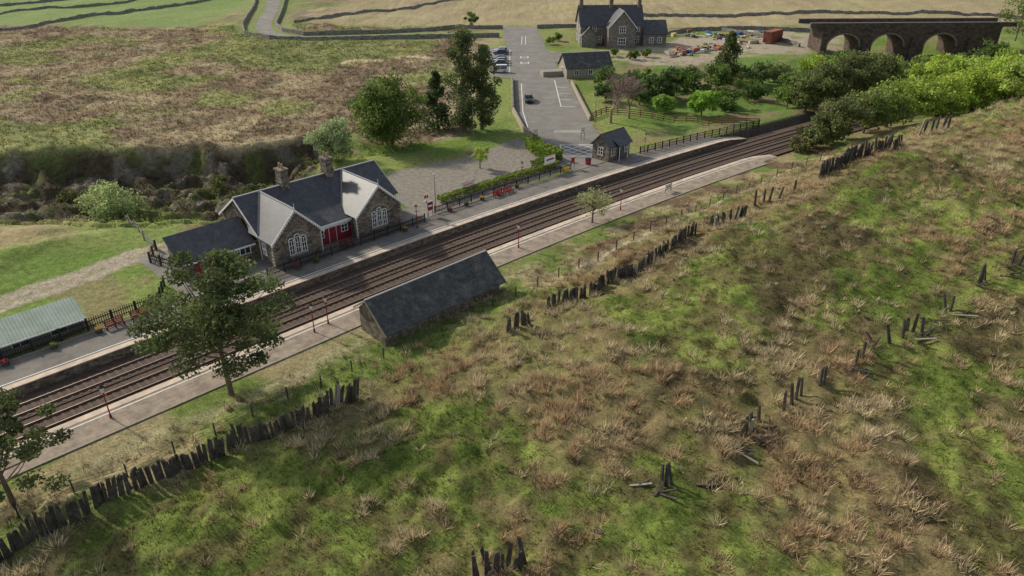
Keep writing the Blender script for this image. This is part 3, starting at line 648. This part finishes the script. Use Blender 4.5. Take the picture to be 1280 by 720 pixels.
def post_fence(name,pts,gap,h,rails,ma,pw=.07,mesh_top=None,picket=0,flat=None):
    mb=MB()
    for a,b in zip(pts[:-1],pts[1:]):
        L=math.hypot(b[0]-a[0],b[1]-a[1]);k=max(1,round(L/gap));pr=None;ang=math.atan2(b[1]-a[1],b[0]-a[0])
        for i in range(k+1):
            x=a[0]+(b[0]-a[0])*i/k;y=a[1]+(b[1]-a[1])*i/k;z=(gz(x,y) if flat is None else flat)
            mb.M=Matrix.Translation((x,y,z))@Matrix.Rotation(ang,4,'Z');mb.box(-pw,pw,-pw,pw,-.2,h+.08);mb.M=None
            if pr:
                for r,th in rails:
                    mb.hexa([(pr[0],pr[1]-.02,pr[2]+r-th),(x,y-.02,z+r-th),(x,y+.02,z+r-th),(pr[0],pr[1]+.02,pr[2]+r-th),(pr[0],pr[1]-.02,pr[2]+r+th),(x,y-.02,z+r+th),(x,y+.02,z+r+th),(pr[0],pr[1]+.02,pr[2]+r+th)])
                if picket:
                    m=int(L/k/picket)
                    for j in range(m):
                        t=(j+.5)/m;px=pr[0]+(x-pr[0])*t;py=pr[1]+(y-pr[1])*t;pz=pr[2]+(z-pr[2])*t
                        mb.M=Matrix.Translation((px,py,pz))@Matrix.Rotation(ang,4,'Z');mb.box(-.035,.035,-.045,-.022,.06,h);mb.M=None
            pr=(x,y,z)
    return mb.obj(name,[ma])
bl=[(.35,.05),(.9,.05)]
post_fence('picket_fence',[UN(31.5,70.3),UN(44,70.3),UN(54.2,70.5)],2,1.15,bl,black,.06,picket=.17,flat=0)
post_fence('picket_fence',[UN(-22,72),UN(6,72),UN(13.4,72.5),UN(20.5,73)],2.2,1.25,bl,black,.08,picket=.2,flat=0)
post_fence('picket_fence',[UN(20.5,73),UN(22.5,76.5)],1.5,1.2,bl,black,.07,picket=.2,flat=0)
post_fence('picket_fence',[UN(57,71.8),UN(70,71.5),UN(84,70.8)],2.2,1.1,bl,black,.05,picket=.22,flat=0)
post_fence('railing_fence',[(21.6,117.9),(33,126),(41,131.3),(47,135.5)],1.8,1.25,[(.3,.03),(.75,.03),(1.2,.04)],black,.07,picket=.25)
brn=mat('brown_timber',(.22,.12,.065),.85,.25,4)
post_fence('timber_fence',[(15.5,140),(19,145),(30,141.5),(38,137.5),(47,136)],2.2,1.3,[(.35,.09),(.75,.09),(1.15,.09)],brn,.08)
post_fence('wire_fence',[(-38,31.5),(-33.5,35.9),(-25.5,42.2),(-14.4,53.7),(-2,65.3),(10,75.5),(22,87),(36,99),(47,106)],3.2,1.15,[(.5,.006),(.8,.006),(1.1,.006)],oldwood,.05)
post_fence('field_gate',[(-46.1,82.5),(-43.5,79.8)],2.8,1.2,[(.3,.05),(.55,.05),(.8,.05),(1.1,.05)],greywood,.09)
post_fence('timber_fence',[(-54.2,93.8),(-46.5,83.2)],2.5,1.1,[(.5,.05),(1.0,.05)],greywood,.08)
post_fence('timber_fence',[(-43.2,79.4),(-42.4,76),(-39.3,74.5)],1.5,1.3,[(.5,.07),(1.0,.07)],oldwood,.1,picket=.3)
# ---------------------------------------------------------------- trees
LB=1.8
def leaves(cent,rad,flat,n,size,col,crng):
    k=len(cent);idx=crng.integers(0,k,n)
    dirs=crng.normal(0,1,(n,3));dirs/=np.linalg.norm(dirs,axis=1)[:,None]
    rr=crng.random(n)**.45
    P=cent[idx]+dirs*rr[:,None]*rad[idx][:,None]*np.array([1,1,flat])
    a=crng.normal(0,1,(n,3));a/=np.linalg.norm(a,axis=1)[:,None];b=np.cross(a,crng.normal(0,1,(n,3)));b/=np.linalg.norm(b,axis=1)[:,None]
    s=size*crng.uniform(.6,1.4,(n,1))
    V=np.stack([P-a*s,P-b*s*.55,P+a*s,P+b*s*.55],1).reshape(-1,3)
    cf=crng.uniform(.72,1.28,k)[idx][:,None]*crng.uniform(.75,1.25,(n,1))
    C=np.array(col)[None,:]*cf*LB;C=C*(1+crng.normal(0,.06,(n,3)))
    return V,np.arange(4*n).reshape(-1,4),np.repeat(np.clip(C,0.003,1),4,0)
def tree(name,x,y,h,r,col,n=3000,size=.3,kind='round',tf=.18,K=34,seed=None,tr_r=None,zoff=0):
    seed=seed if seed is not None else int(abs(x*131+y*17))+3
    R=np.random.default_rng(seed);z=gz(x,y)+zoff;e=empty(name,(x,y,z))
    tr_r=tr_r or h*.028;zb=h*tf;cent=[];rad=[]
    lx,ly=R.normal(0,.03,2)*h
    def axisp(t): return Vector((lx*t*t,ly*t*t,h*t))
    if kind=='cone':
        for i in range(K):
            t=(i+.5)/K;zz=zb+(h-zb)*t;rr=r*(1-t)**.8*R.uniform(.45,.85);a=R.uniform(0,6.28);cent.append((math.cos(a)*rr,math.sin(a)*rr,zz));rad.append(r*(.42*(1-t)+.16))
        flat=.6
    elif kind=='pine':
        for i in range(K):
            t=R.random()**.8;zz=zb+(h*.97-zb)*t
            prof=math.sin(math.pi*(.22+.68*t))**.8;a=R.uniform(0,6.28);rr=r*prof*R.uniform(.25,.98)
            cent.append((math.cos(a)*rr+lx*t,math.sin(a)*rr+ly*t,zz));rad.append(r*R.uniform(.13,.24))
        flat=.5
    elif kind=='column':
        for i in range(K):
            t=(i+.5)/K;zz=zb+(h-zb)*t;prof=(math.sin(math.pi*(.12+.80*t))**.6);a=R.uniform(0,6.28);rr=r*prof*R.uniform(.1,.85)
            cent.append((math.cos(a)*rr+lx*t,math.sin(a)*rr+ly*t,zz));rad.append(r*R.uniform(.25,.42))
        flat=.9
    else:
        for i in range(K):
            v=R.normal(0,1,3);v/=np.linalg.norm(v);q=R.random()**.38*.8
            wob=1+.18*math.sin(3*math.atan2(v[1],v[0])+seed)
            cent.append((v[0]*r*q*wob+lx,v[1]*r*q*wob+ly,(zb+h)/2+v[2]*(h-zb)/2*q));rad.append(r*R.uniform(.2,.36))
        flat=.8
    cent=np.array(cent);rad=np.array(rad)
    V,F,C=leaves(cent,rad,flat,n,size,col,R)
    V[:,2]=np.maximum(V[:,2],.05)
    npmesh('crown',V,F,C,leafm,False,e)
    mb=MB();pts=[axisp(t)*1.0 for t in(0,.25,.5,.75,.92)]
    for i in range(4): mb.cyl(pts[i],pts[i+1],tr_r*(1-.22*i),tr_r*(1-.22*(i+1)),7,0,i==0)
    for c in cent[:min(K,40)]:
        t=max(.12,min(.85,(c[2]/h)*.72));p=axisp(t);c=Vector(c);mid=p.lerp(c,.5)+Vector((0,0,-.03*h if kind=='pine' else .02*h))
        mb.cyl(p,mid,tr_r*.36,tr_r*.22,5,0,False);mb.cyl(mid,c,tr_r*.22,tr_r*.07,4,0,False)
    mb.obj('trunk_and_limbs',[bark],e)
    return e
def bare_tree(name,x,y,h,r,seed=1,leafc=None,n=500):
    R=random.Random(seed);z=gz(x,y);e=empty(name,(x,y,z));mb=MB();tips=[]
    def grow(p,d,L,rr,lv):
        q=p+d*L;mb.cyl(p,q,rr,max(rr*.65,.022),4 if lv else 6,0,False)
        if lv>=5: tips.append(q);return
        for i in range(4 if lv in(1,2) else 3):
            nd=(d+Vector((R.gauss(0,.6),R.gauss(0,.6),R.gauss(.1,.3)))).normalized();grow(q,nd,L*R.uniform(.66,.88),rr*.66,lv+1)
    grow(Vector((0,0,-.2)),Vector((0,0,1)),h*.22,h*.026,0);mb.obj('trunk_and_twigs',[twig],e)
    if leafc:
        c=np.array([tuple(t) for t in tips]);V,F,C=leaves(c,np.full(len(c),h*.05),1,n,.11,leafc,np.random.default_rng(seed));npmesh('crown',V,F,C,leafm,False,e)
    return e
DK=(.045,.068,.020);MID=(.066,.103,.024);LIME=(.20,.255,.04);PALE=(.16,.20,.085);PN=(.066,.083,.030);OLV=(.085,.10,.035)
tree('pine_tree',-24.1,50.3,12.9,6.6,PN,17000,.16,'pine',.25,76,5,.26)
tree('pine_tree',-34.7,37.2,10.2,4.8,PN,10000,.14,'pine',.10,52,8,.2)
tree('broadleaf_tree',-21,123.5,12.8,6.9,(.075,.105,.024),13000,.26,'round',.02,80)
tree('tall_tree',-8.8,131,17.5,4.1,(.066,.082,.030),8500,.22,'column',.06,64,12)
tree('tall_tree',-5.6,133,15,3.4,(.07,.088,.030),5500,.22,'column',.08,48,13)
tree('conifer_tree',-14,134,10.5,3.6,(.04,.06,.020),4200,.25,'cone',.02,40)
tree('shrub',-28.9,114.4,7.2,4.5,(.19,.225,.11),5200,.22,'round',.0,44)
tree('shrub',-59.7,100.5,8.0,5.0,(.20,.235,.10),8000,.2,'round',.0,52)
for x,y,h,r in((-70,108,3,2.4),(-48,112,3,2.2),(-84,104,3,2.5),(-40,106,2.6,2),(-55,110,2.5,2),(-34,118,3.4,2.4)): tree('shrub',x,y,h,r,(.08,.09,.03),900,.2,'round',.0,18)
tree('sapling',-5.1,110.3,4.2,1.7,LIME,900,.16,'round',.2,14)
tree('sapling',10.6,88.1,5,3.0,(.19,.21,.09),1900,.11,'round',.12,34)
bare_tree('bare_sapling',-47,97.7,5.5,2,4,(.15,.17,.07),300)
bare_tree('bare_tree',19,137.5,12.5,5,6)
bare_tree('bare_tree',23,141,10.5,4,9)
for (x,y,h,r,c,n) in [(38,144,5.8,3.6,(.13,.22,.03),3000),(31,146,3.5,3,(.14,.22,.04),1800),(27,153,6,3.6,MID,2400),(33,158,7,4.4,DK,2800),(40,160,6.5,4.2,MID,2600),(25,160,6,4,DK,2200),(45,154,5,3.8,MID,2200),(20,154,4.5,3,DK,1500),(52,160,5,4,MID,2000),(58,152,4.5,3.5,(.1,.15,.03),1700),
    (30,166,6,4,MID,2000),(38,168,6,4.5,DK,2200),(47,168,6,4.5,MID,2000),(56,170,6,4.5,DK,2000),(50,176,5,4,MID,1500),(22,168,5,3.5,MID,1500),(64,158,5,4,MID,1800),(44,147,3,2.5,MID,1000),(63,176,5,4.5,OLV,1600),(70,166,6,4.5,MID,1800)]:
    tree('shrub',x,y,h,r,c,n,.28,'round',.02,26)
tree('pine_tree',52,178,11,4.5,(.065,.08,.026),3800,.28,'cone',.06,40)
for (x,y,h,r,c,n,k) in [(66,150,10.5,5.4,OLV,5200,'round'),(72,154,11,5.8,OLV,5200,'round'),(60,147,8.5,4.6,(.08,.10,.03),3600,'round'),(79,160,10,5.6,OLV,4200,'round'),(78,172,8,5.6,(.13,.19,.035),3200,'round'),
    (86,152,10.5,5.6,LIME,5000,'round'),(94,154,11.5,6,(.18,.24,.04),5200,'round'),(101,152,12,6,LIME,5200,'round'),(92,164,9.5,5.8,(.12,.165,.036),3800,'round'),(106,160,11,6.2,(.17,.23,.04),4200,'round'),(114,158,12,6.4,LIME,4200,'round'),(84,142,7.5,4.4,(.13,.18,.036),3000,'round'),
    (112,178,8,6,(.09,.125,.032),3000,'round'),(124,176,11,6.6,(.14,.2,.036),3400,'round'),(73,178,6.5,4.6,LIME,2200,'round'),(143,198,15,8,(.09,.12,.03),3600,'round'),(154,212,17,9,(.075,.105,.026),3600,'round'),
    (158,236,16,8,(.08,.11,.03),2800,'round'),(64,164,6,4.4,MID,2000,'round'),(98,140,9,5,(.18,.23,.05),3000,'round'),(110,146,11,5.6,(.17,.23,.04),3200,'round'),
    (85,168,8,5.2,(.15,.2,.036),2800,'round'),(100,174,7.5,5.4,LIME,2600,'round'),(122,162,13,6.6,(.18,.24,.04),3200,'round'),(92,144,8,4.6,LIME,3000,'round'),(134,182,13,7,(.13,.18,.034),3200,'round'),(79,188,4.5,4.0,MID,1500,'round'),(90,186,4.5,4.4,(.12,.17,.03),1700,'round'),(130,168,13,6.6,LIME,3000,'round'),
    (93,208,3.2,3,MID,1100,'round'),(103,205,3.6,3.4,OLV,1300,'round'),(116,203,4.6,4,(.12,.16,.03),1500,'round'),(131,204,8,5,MID,2200,'round'),(104,190,5,4.6,OLV,1800,'round')]:
    tree('broadleaf_tree',x,y,h,r,c,n,.30,k,.04,38,None,.24)
for (u_,n_,h,r,c,n) in [(119,49.6,2.6,2.2,(.10,.10,.04),1200),(122.5,49,4.2,3,OLV,2400),(127,48.6,6.2,3.8,OLV,3600),(132,47.6,7.8,4.6,OLV,4200),(138,46.5,8.8,5,(.10,.125,.035),4400),(145,45,9.4,5.2,(.13,.175,.035),4400),(152,43,9.4,5.4,(.16,.21,.038),4200),(160,40.5,9.4,5.6,LIME,4200),(168,37,9.4,5.6,LIME,3800),(177,33,9.6,5.8,(.17,.22,.038),3400)]:
    x,y=UN(u_,n_);tree('thicket_tree',x,y,h,r,c,n,.25,'round',.02,36)
tree('shrub',-14,262,5,3,MID,900,.3,'round',.02,14)
for x,y in((28,206),(33,203),(37,206),(11.5,226),(14,232),(20,198),(24,200)): tree('shrub',x,y,2.6,2,MID,800,.22,'round',.02,14)
def hedge(name,pts,w,h,col,per=260,size=.12):
    V=[];Cc=[]
    for a,b in zip(pts[:-1],pts[1:]):
        L=math.hypot(b[0]-a[0],b[1]-a[1]);n=int(L*per);t=rng.random(n);dx,dy=(b[0]-a[0])/L,(b[1]-a[1])/L
        o=rng.uniform(-1,1,n);zz=rng.random(n)**.6;o=np.sign(o)*np.abs(o)**.4
        P=np.stack([a[0]+(b[0]-a[0])*t-dy*o*w/2,a[1]+(b[1]-a[1])*t+dx*o*w/2,zz*h*(.88+.24*vn(t*L*1.2,t*0,4))],1)
        A=rng.normal(0,1,(n,3));A/=np.linalg.norm(A,axis=1)[:,None];B=np.cross(A,rng.normal(0,1,(n,3)));B/=np.linalg.norm(B,axis=1)[:,None]
        s=size*rng.uniform(.6,1.4,(n,1));V.append(np.stack([P-A*s,P-B*s*.6,P+A*s,P+B*s*.6],1).reshape(-1,3));Cc.append(np.repeat(np.array(col)*rng.uniform(.6,1.35,(n,1))*1.5,4,0))
    V=np.concatenate(V);return npmesh(name,V,np.arange(len(V)).reshape(-1,4),np.concatenate(Cc),leafm)
hedge('hedge',[UN(60,74.6),UN(72,74.4),UN(84,73.6)],1.0,.9,(.16,.2,.04),300)
hedge('hedge',[(3.2,122),(4.4,117.5),(7.6,113.6)],2.2,1.9,(.16,.22,.035),600,.15)
hedge('hedge',[UN(80,75.2),UN(86.5,75.6)],1.4,1.2,(.10,.14,.03),400)
# ---------------------------------------------------------------- street furniture
def lamp(x,y,h=3.1,z=None):
    mb=MB();mb.cyl((0,0,0),(0,0,.35),.11,.09,8);mb.cyl((0,0,.35),(0,0,h-.55),.055,.045,8);mb.cyl((0,0,h-.75),(0,0,h-.7),.09,.09,8)
    mb.box(-.28,.28,-.02,.02,h-.82,h-.78)
    mb.cyl((0,0,h-.55),(0,0,h-.1),.11,.2,6,1);mb.cyl((0,0,h-.1),(0,0,h+.12),.24,.05,6,2);mb.cyl((0,0,h+.12),(0,0,h+.22),.03,.02,6)
    mb.obj('street_lamp',[maroon,mat('lamp_glass',(.6,.6,.55),.3,.05,2),black],None,(x,y,.0 if z is None else z))
for p in[(0.8,80.1),(-19.4,60.4),(-18.4,62.0),(-32.8,47.0),(1.5,103.7),(-12.3,86.2),UN(76,54.9),UN(100,68.2)]: lamp(*p)
def pole(x,y,h,name='lighting_pole'):
    mb=MB();mb.cyl((0,0,0),(0,0,h),.07,.045,8);mb.cyl((0,0,h),(.0,.7,h+.1),.035,.035,6);mb.box(-.1,.1,.5,1.0,h+.05,h+.14);mb.obj(name,[mat('galvanised',(.25,.25,.25),.5,.1,2,metal=.4)],None,(x,y,0),.6)
pole(-10.5,92.7,5);pole(-7,128,6);pole(15.8,136,6)
def bench(x,y,rz,ma):
    mb=MB()
    for k in range(3): mb.box(-.9,.9,-.2+k*.15,-.08+k*.15,.42,.46)
    for k in range(3): mb.box(-.9,.9,.27+k*.02,.30+k*.02,.52+k*.14,.62+k*.14)
    for xx in(-.8,0,.8): mb.box(xx-.04,xx+.04,-.18,-.11,0,.42,1);mb.box(xx-.04,xx+.04,.25,.31,0,.95,1);mb.box(xx-.03,xx+.03,-.2,.3,.38,.418,1)
    mb.obj('platform_bench',[ma,black],None,(x,y,0),rz)
red=mat('red_paint',(.38,.03,.03),.5,.15,4)
bench(-1.9,97.6,R45,red);bench(-.5,99.0,R45,red);bench(*UN(15.5,71),R45,maroon);bench(*UN(18,71.2),R45,maroon);bench(*UN(42.5,71.0),R45,maroon)
def board(x,y,w,h,z0,rz,face,name='station_sign',border=maroon):
    mb=MB()
    for s in(-1,1): mb.cyl((s*w/2*.9,0,0),(s*w/2*.9,0,z0+h+.1),.045,.045,6,1)
    mb.box(-w/2,w/2,-.05,0,z0,z0+h,0);t=.06
    mb.box(-w/2-t,w/2+t,-.065,-.0,z0-t,z0-.002,2);mb.box(-w/2-t,w/2+t,-.065,-.0,z0+h+.002,z0+h+t,2)
    mb.box(-w*.36,w*.36,-.056,-.051,z0+h*.42,z0+h*.62,2)
    mb.obj(name,[face,black,border],None,(x,y,0),rz)
board(5.9,108.4,2.4,1.3,1.4,R45,white,'station_sign');board(-6.4,99.5,2.6,.6,.9,R45,white,'station_sign',red);board(*UN(84.5,70.9),.8,.7,1.1,R45,red,'notice_board')
board(*UN(56,71.5),.9,1.2,.9,R45,maroon,'notice_board',white);board(22.8,99.5,1.6,.5,.6,R45,white,'platform_sign',black);board(12.6,126,.6,.8,1.3,0,white,'parking_sign',red);board(4.2,126,.8,.6,1.2,.3,white,'parking_sign',red)
mb=MB();mb.cyl((0,0,0),(0,0,3.6),.06,.05,8,0);mb.cyl((0,0,2.2),(0,0,2.6),.064,.064,8,1);mb.box(-.3,.3,-.04,.04,2.9,3.3,1);mb.box(-.5,.1,-.03,.03,2.4,2.6,0);mb.obj('finger_post',[white,red],None,(*UN(55.2,71.2),0),R45)
yb=mat('yellow_plastic',(.6,.45,.05),.5,.1,3)
mb=MB();mb.hexa([(-.45,-.3,0),(.45,-.3,0),(.45,.3,0),(-.45,.3,0),(-.55,-.38,.6),(.55,-.38,.6),(.55,.38,.6),(-.55,.38,.6)]);mb.hexa([(-.6,-.42,.602),(.6,-.42,.602),(.6,.42,.602),(-.6,.42,.602),(-.5,-.1,.85),(.5,-.1,.85),(.5,.34,.85),(-.5,.34,.85)]);mb.obj('grit_bin',[yb],None,(8.4,108.6,0),R45,.03)
mb=MB();mb.hexa([(-.3,-.3,0),(.3,-.3,0),(.3,.3,0),(-.3,.3,0),(-.35,-.35,1),(.35,-.35,1),(.35,.35,1),(-.35,.35,1)]);mb.box(-.38,.38,-.38,.38,1.002,1.08,1);mb.obj('litter_bin',[maroon,black],None,(*UN(88,70.6),0),R45,.02)
def tub(x,y,c):
    e=empty('flower_tub',(x,y,0));mb=MB();mb.cyl((0,0,0),(0,0,.42),.28,.36,10);mb.obj('tub',[oldwood],e)
    V,F,C=leaves(np.array([[0,0,.5]]),np.array([.36]),.6,60,.09,c,rng);npmesh('flowers',V,F,C,leafm,False,e)
for i,uu in enumerate([-6,-2,2,6,10,14,35,37.5,50.5,59,62,65,68,72]): tub(*UN(uu,71.2 if uu<30 else 69.9 if uu<55 else 71.0),[(.3,.05,.07),(.1,.16,.03),(.4,.25,.05)][i%3])
# ---------------------------------------------------------------- vehicles
tyre=mat('tyre',(.02,.02,.02),.9,.1,4);alloy=mat('wheel_metal',(.35,.35,.36),.35,.1,4,metal=.6);carglass=mat('car_glass',(.015,.018,.02),.08,.05,2,spec=.7)
redl=mat('rear_light',(.4,.02,.02),.3,.05,2)
def car(x,y,rz,col,van=False,L=4.3):
    pm=mat('car_paint_%d'%int(col[0]*1000+col[2]*77),col,.28,.04,1,spec=.6,metal=.2)
    e=empty('parked_car',(x,y,0.0),rz);w=.88;s=L/4.3
    prof=[(-2.1,.32),(-2.13,.62),(-2.05,.82),(-1.15,.93),(1.6,.93),(2.02,.88),(2.12,.6),(2.08,.32),(1.72,.28),(1.6,.55),(1.3,.66),(1.0,.55),(.88,.28),(-.92,.28),(-1.04,.55),(-1.34,.66),(-1.64,.55),(-1.76,.28)]
    mb=MB();mb.ext([(a*s,b) for a,b in prof],-w,w);mb.obj('body',[pm],e,bevel=.05)
    zr=1.9 if van else 1.45;xr0,xr1=(-.75,1.9) if van else (-.55,1.25)
    mb=MB();mb.hexa([(-1.2*s,-w*.93,.90),(1.8*s,-w*.93,.90),(1.8*s,w*.93,.90),(-1.2*s,w*.93,.90),(xr0*s,-w*.74,zr-.04),(xr1*s,-w*.74,zr-.04),(xr1*s,w*.74,zr-.04),(xr0*s,w*.74,zr-.04)]);mb.obj('windows',[carglass],e)
    mb=MB();mb.hexa([(xr0*s,-w*.755,zr-.045),(xr1*s,-w*.755,zr-.045),(xr1*s,w*.755,zr-.045),(xr0*s,w*.755,zr-.045),(xr0*s+.1,-w*.68,zr+.02),(xr1*s-.1,-w*.68,zr+.02),(xr1*s-.1,w*.68,zr+.02),(xr0*s+.1,w*.68,zr+.02)])
    for sy in(-1,1):
        for (a,b) in((-1.2,xr0),(.2,.25),(1.8,xr1)):
            mb.cyl((a*s,sy*w*.94,.9),(b*s,sy*w*.755,zr-.04),.045,.04,4)
    mb.obj('roof_and_pillars',[pm],e)
    mb=MB()
    for a in(-1.34,1.3):
        for sy in(-1,1): mb.cyl((a*s,sy*(w-.2),.32),(a*s,sy*(w+.02),.32),.32,.32,14,0);mb.cyl((a*s,sy*(w+.01),.32),(a*s,sy*(w+.03),.32),.2,.19,10,1)
    mb.obj('wheels',[tyre,alloy],e)
    mb=MB()
    for sy in(-1,1): mb.box(-2.15*s,-2.05*s,sy*.62-.17,sy*.62+.17,.62,.76,0);mb.box(2.06*s,2.14*s,sy*.66-.12,sy*.66+.12,.62,.84,1);mb.box(-.6*s,-.45*s,sy*.98-.09,sy*.98+.09,.92,1.04,2)
    mb.obj('lights_and_mirrors',[alloy,redl,black],e)
car(3.6,154.5,math.radians(92),(.02,.022,.026),False,4.6)
car(-3.2,184.7,math.radians(4),(.6,.6,.6),True,4.4)
car(-3.2,193.9,math.radians(2),(.05,.06,.08));car(-3.1,197.1,math.radians(5),(.2,.21,.22))
car(-3.3,200.3,math.radians(2),(.03,.035,.04));car(-3.2,209.5,math.radians(3),(.03,.05,.12));car(-3.0,212.7,math.radians(3),(.35,.36,.37))
rust=mat('rusty_container',(.28,.095,.055),.8,.35,1.5,col2=(.17,.065,.04))
mb=MB();mb.box(-4,4,-1.3,1.3,.2,3.3)
for i in range(26):
    x=-3.9+i*.31
    for s in(-1,1): mb.box(x,x+.15,s*1.3-.04,s*1.3+.04,.3,3.15)
for i in range(9): mb.box(-4.05,-3.96,-1.2+i*.28,-1.07+i*.28,.3,3.15);mb.box(3.96,4.05,-1.2+i*.28,-1.07+i*.28,.3,3.15)
mb.box(-4.1,4.1,-1.36,-1.2,3.16,3.35);mb.box(-4.1,4.1,1.2,1.36,3.16,3.35);mb.box(-4.1,4.1,-1.36,1.36,.1,.24)
mb.obj('shipping_container',[rust],None,(80,231,gz(80,231)+.2),math.radians(48))
jm=[mat('scrap_%d'%i,c,.8,.3,2) for i,c in enumerate([(.5,.5,.48),(.12,.1,.08),(.3,.08,.05),(.05,.12,.25),(.35,.3,.2),(.45,.36,.15),(.1,.2,.12),(.2,.2,.2)])]
def scrap(cx,cy,rx,ry,n):
    mb=MB()
    for i in range(n):
        x=cx+random.gauss(0,rx*.5);y=cy+random.gauss(0,ry*.5);z=gz(x,y);mb.M=Matrix.Translation((x,y,z))@Matrix.Rotation(random.uniform(0,3.1),4,'Z')@Matrix.Rotation(random.gauss(0,.12),4,'X');k=random.random();mi=random.randrange(8)
        if k<.35:
            a,b,c=random.uniform(.4,1.3),random.uniform(.3,.8),random.uniform(.3,1.1);mb.hexa([(-a,-b,0),(a,-b,0),(a,b,0),(-a,b,0),(-a*.9,-b*.85,c),(a*.85,-b*.9,c*1.1),(a*.9,b*.9,c),(-a*.85,b*.9,c*.9)],mi)
        elif k<.6:
            for j in range(5): mb.box(-1.6+random.uniform(0,.2),1.6,-.6+j*.25,-.4+j*.25,.1+j%2*.06,.22+j%2*.06,random.choice([4,1,0]))
        elif k<.8: mb.cyl((0,0,0),(0,0,.9),.3,.3,10,mi);mb.cyl((.7,.1,.3),(.7,1,.3),.3,.3,10,mi)
        else: mb.panel((-1,-1,.2),(1,-1,.15),(1,1,.9),(-1,1,.8),.05,mi)
    mb.M=None;mb.obj('scrap_pile',jm)
scrap(52,214,7,4,30);scrap(60,221,8,5,34);scrap(62,240,9,6,30);scrap(76,245,8,5,24);scrap(70,228,7,4,20);scrap(46,208,4,3,12)
# ---------------------------------------------------------------- camera, light
cam=bpy.data.cameras.new('camera');cam.sensor_width=36;cam.lens=25.3;cam.clip_start=.5;cam.clip_end=3000
co=link(bpy.data.objects.new('camera',cam));co.location=(0,0,37);co.rotation_euler=(math.radians(62),0,0);scene.camera=co
el=math.radians(34);az=math.atan2(-.83,.56)
Sd=Vector((math.sin(az)*math.cos(el),math.cos(az)*math.cos(el),math.sin(el)))
sl=bpy.data.lights.new('sun','SUN');sl.energy=4.3;sl.angle=math.radians(3.5);sl.color=(1,.91,.76)
so=link(bpy.data.objects.new('sun',sl));so.rotation_euler=Sd.to_track_quat('Z','Y').to_euler();so.location=(0,0,80)
w=bpy.data.worlds.new('World');scene.world=w;w.use_nodes=True;nt=w.node_tree
sk=nt.nodes.new('ShaderNodeTexSky');sk.sky_type='NISHITA';sk.sun_disc=False;sk.sun_elevation=el;sk.sun_rotation=az%(2*math.pi)
hsn=nt.nodes.new('ShaderNodeHueSaturation');hsn.inputs['Saturation'].default_value=.5
bgn=nt.nodes['Background'];bgn.inputs['Strength'].default_value=.15;hsn.inputs['Value'].default_value=1.08;nt.links.new(sk.outputs[0],hsn.inputs['Color']);nt.links.new(hsn.outputs[0],bgn.inputs['Color'])
scene.view_settings.view_transform='Standard';scene.view_settings.look='None';scene.view_settings.exposure=0
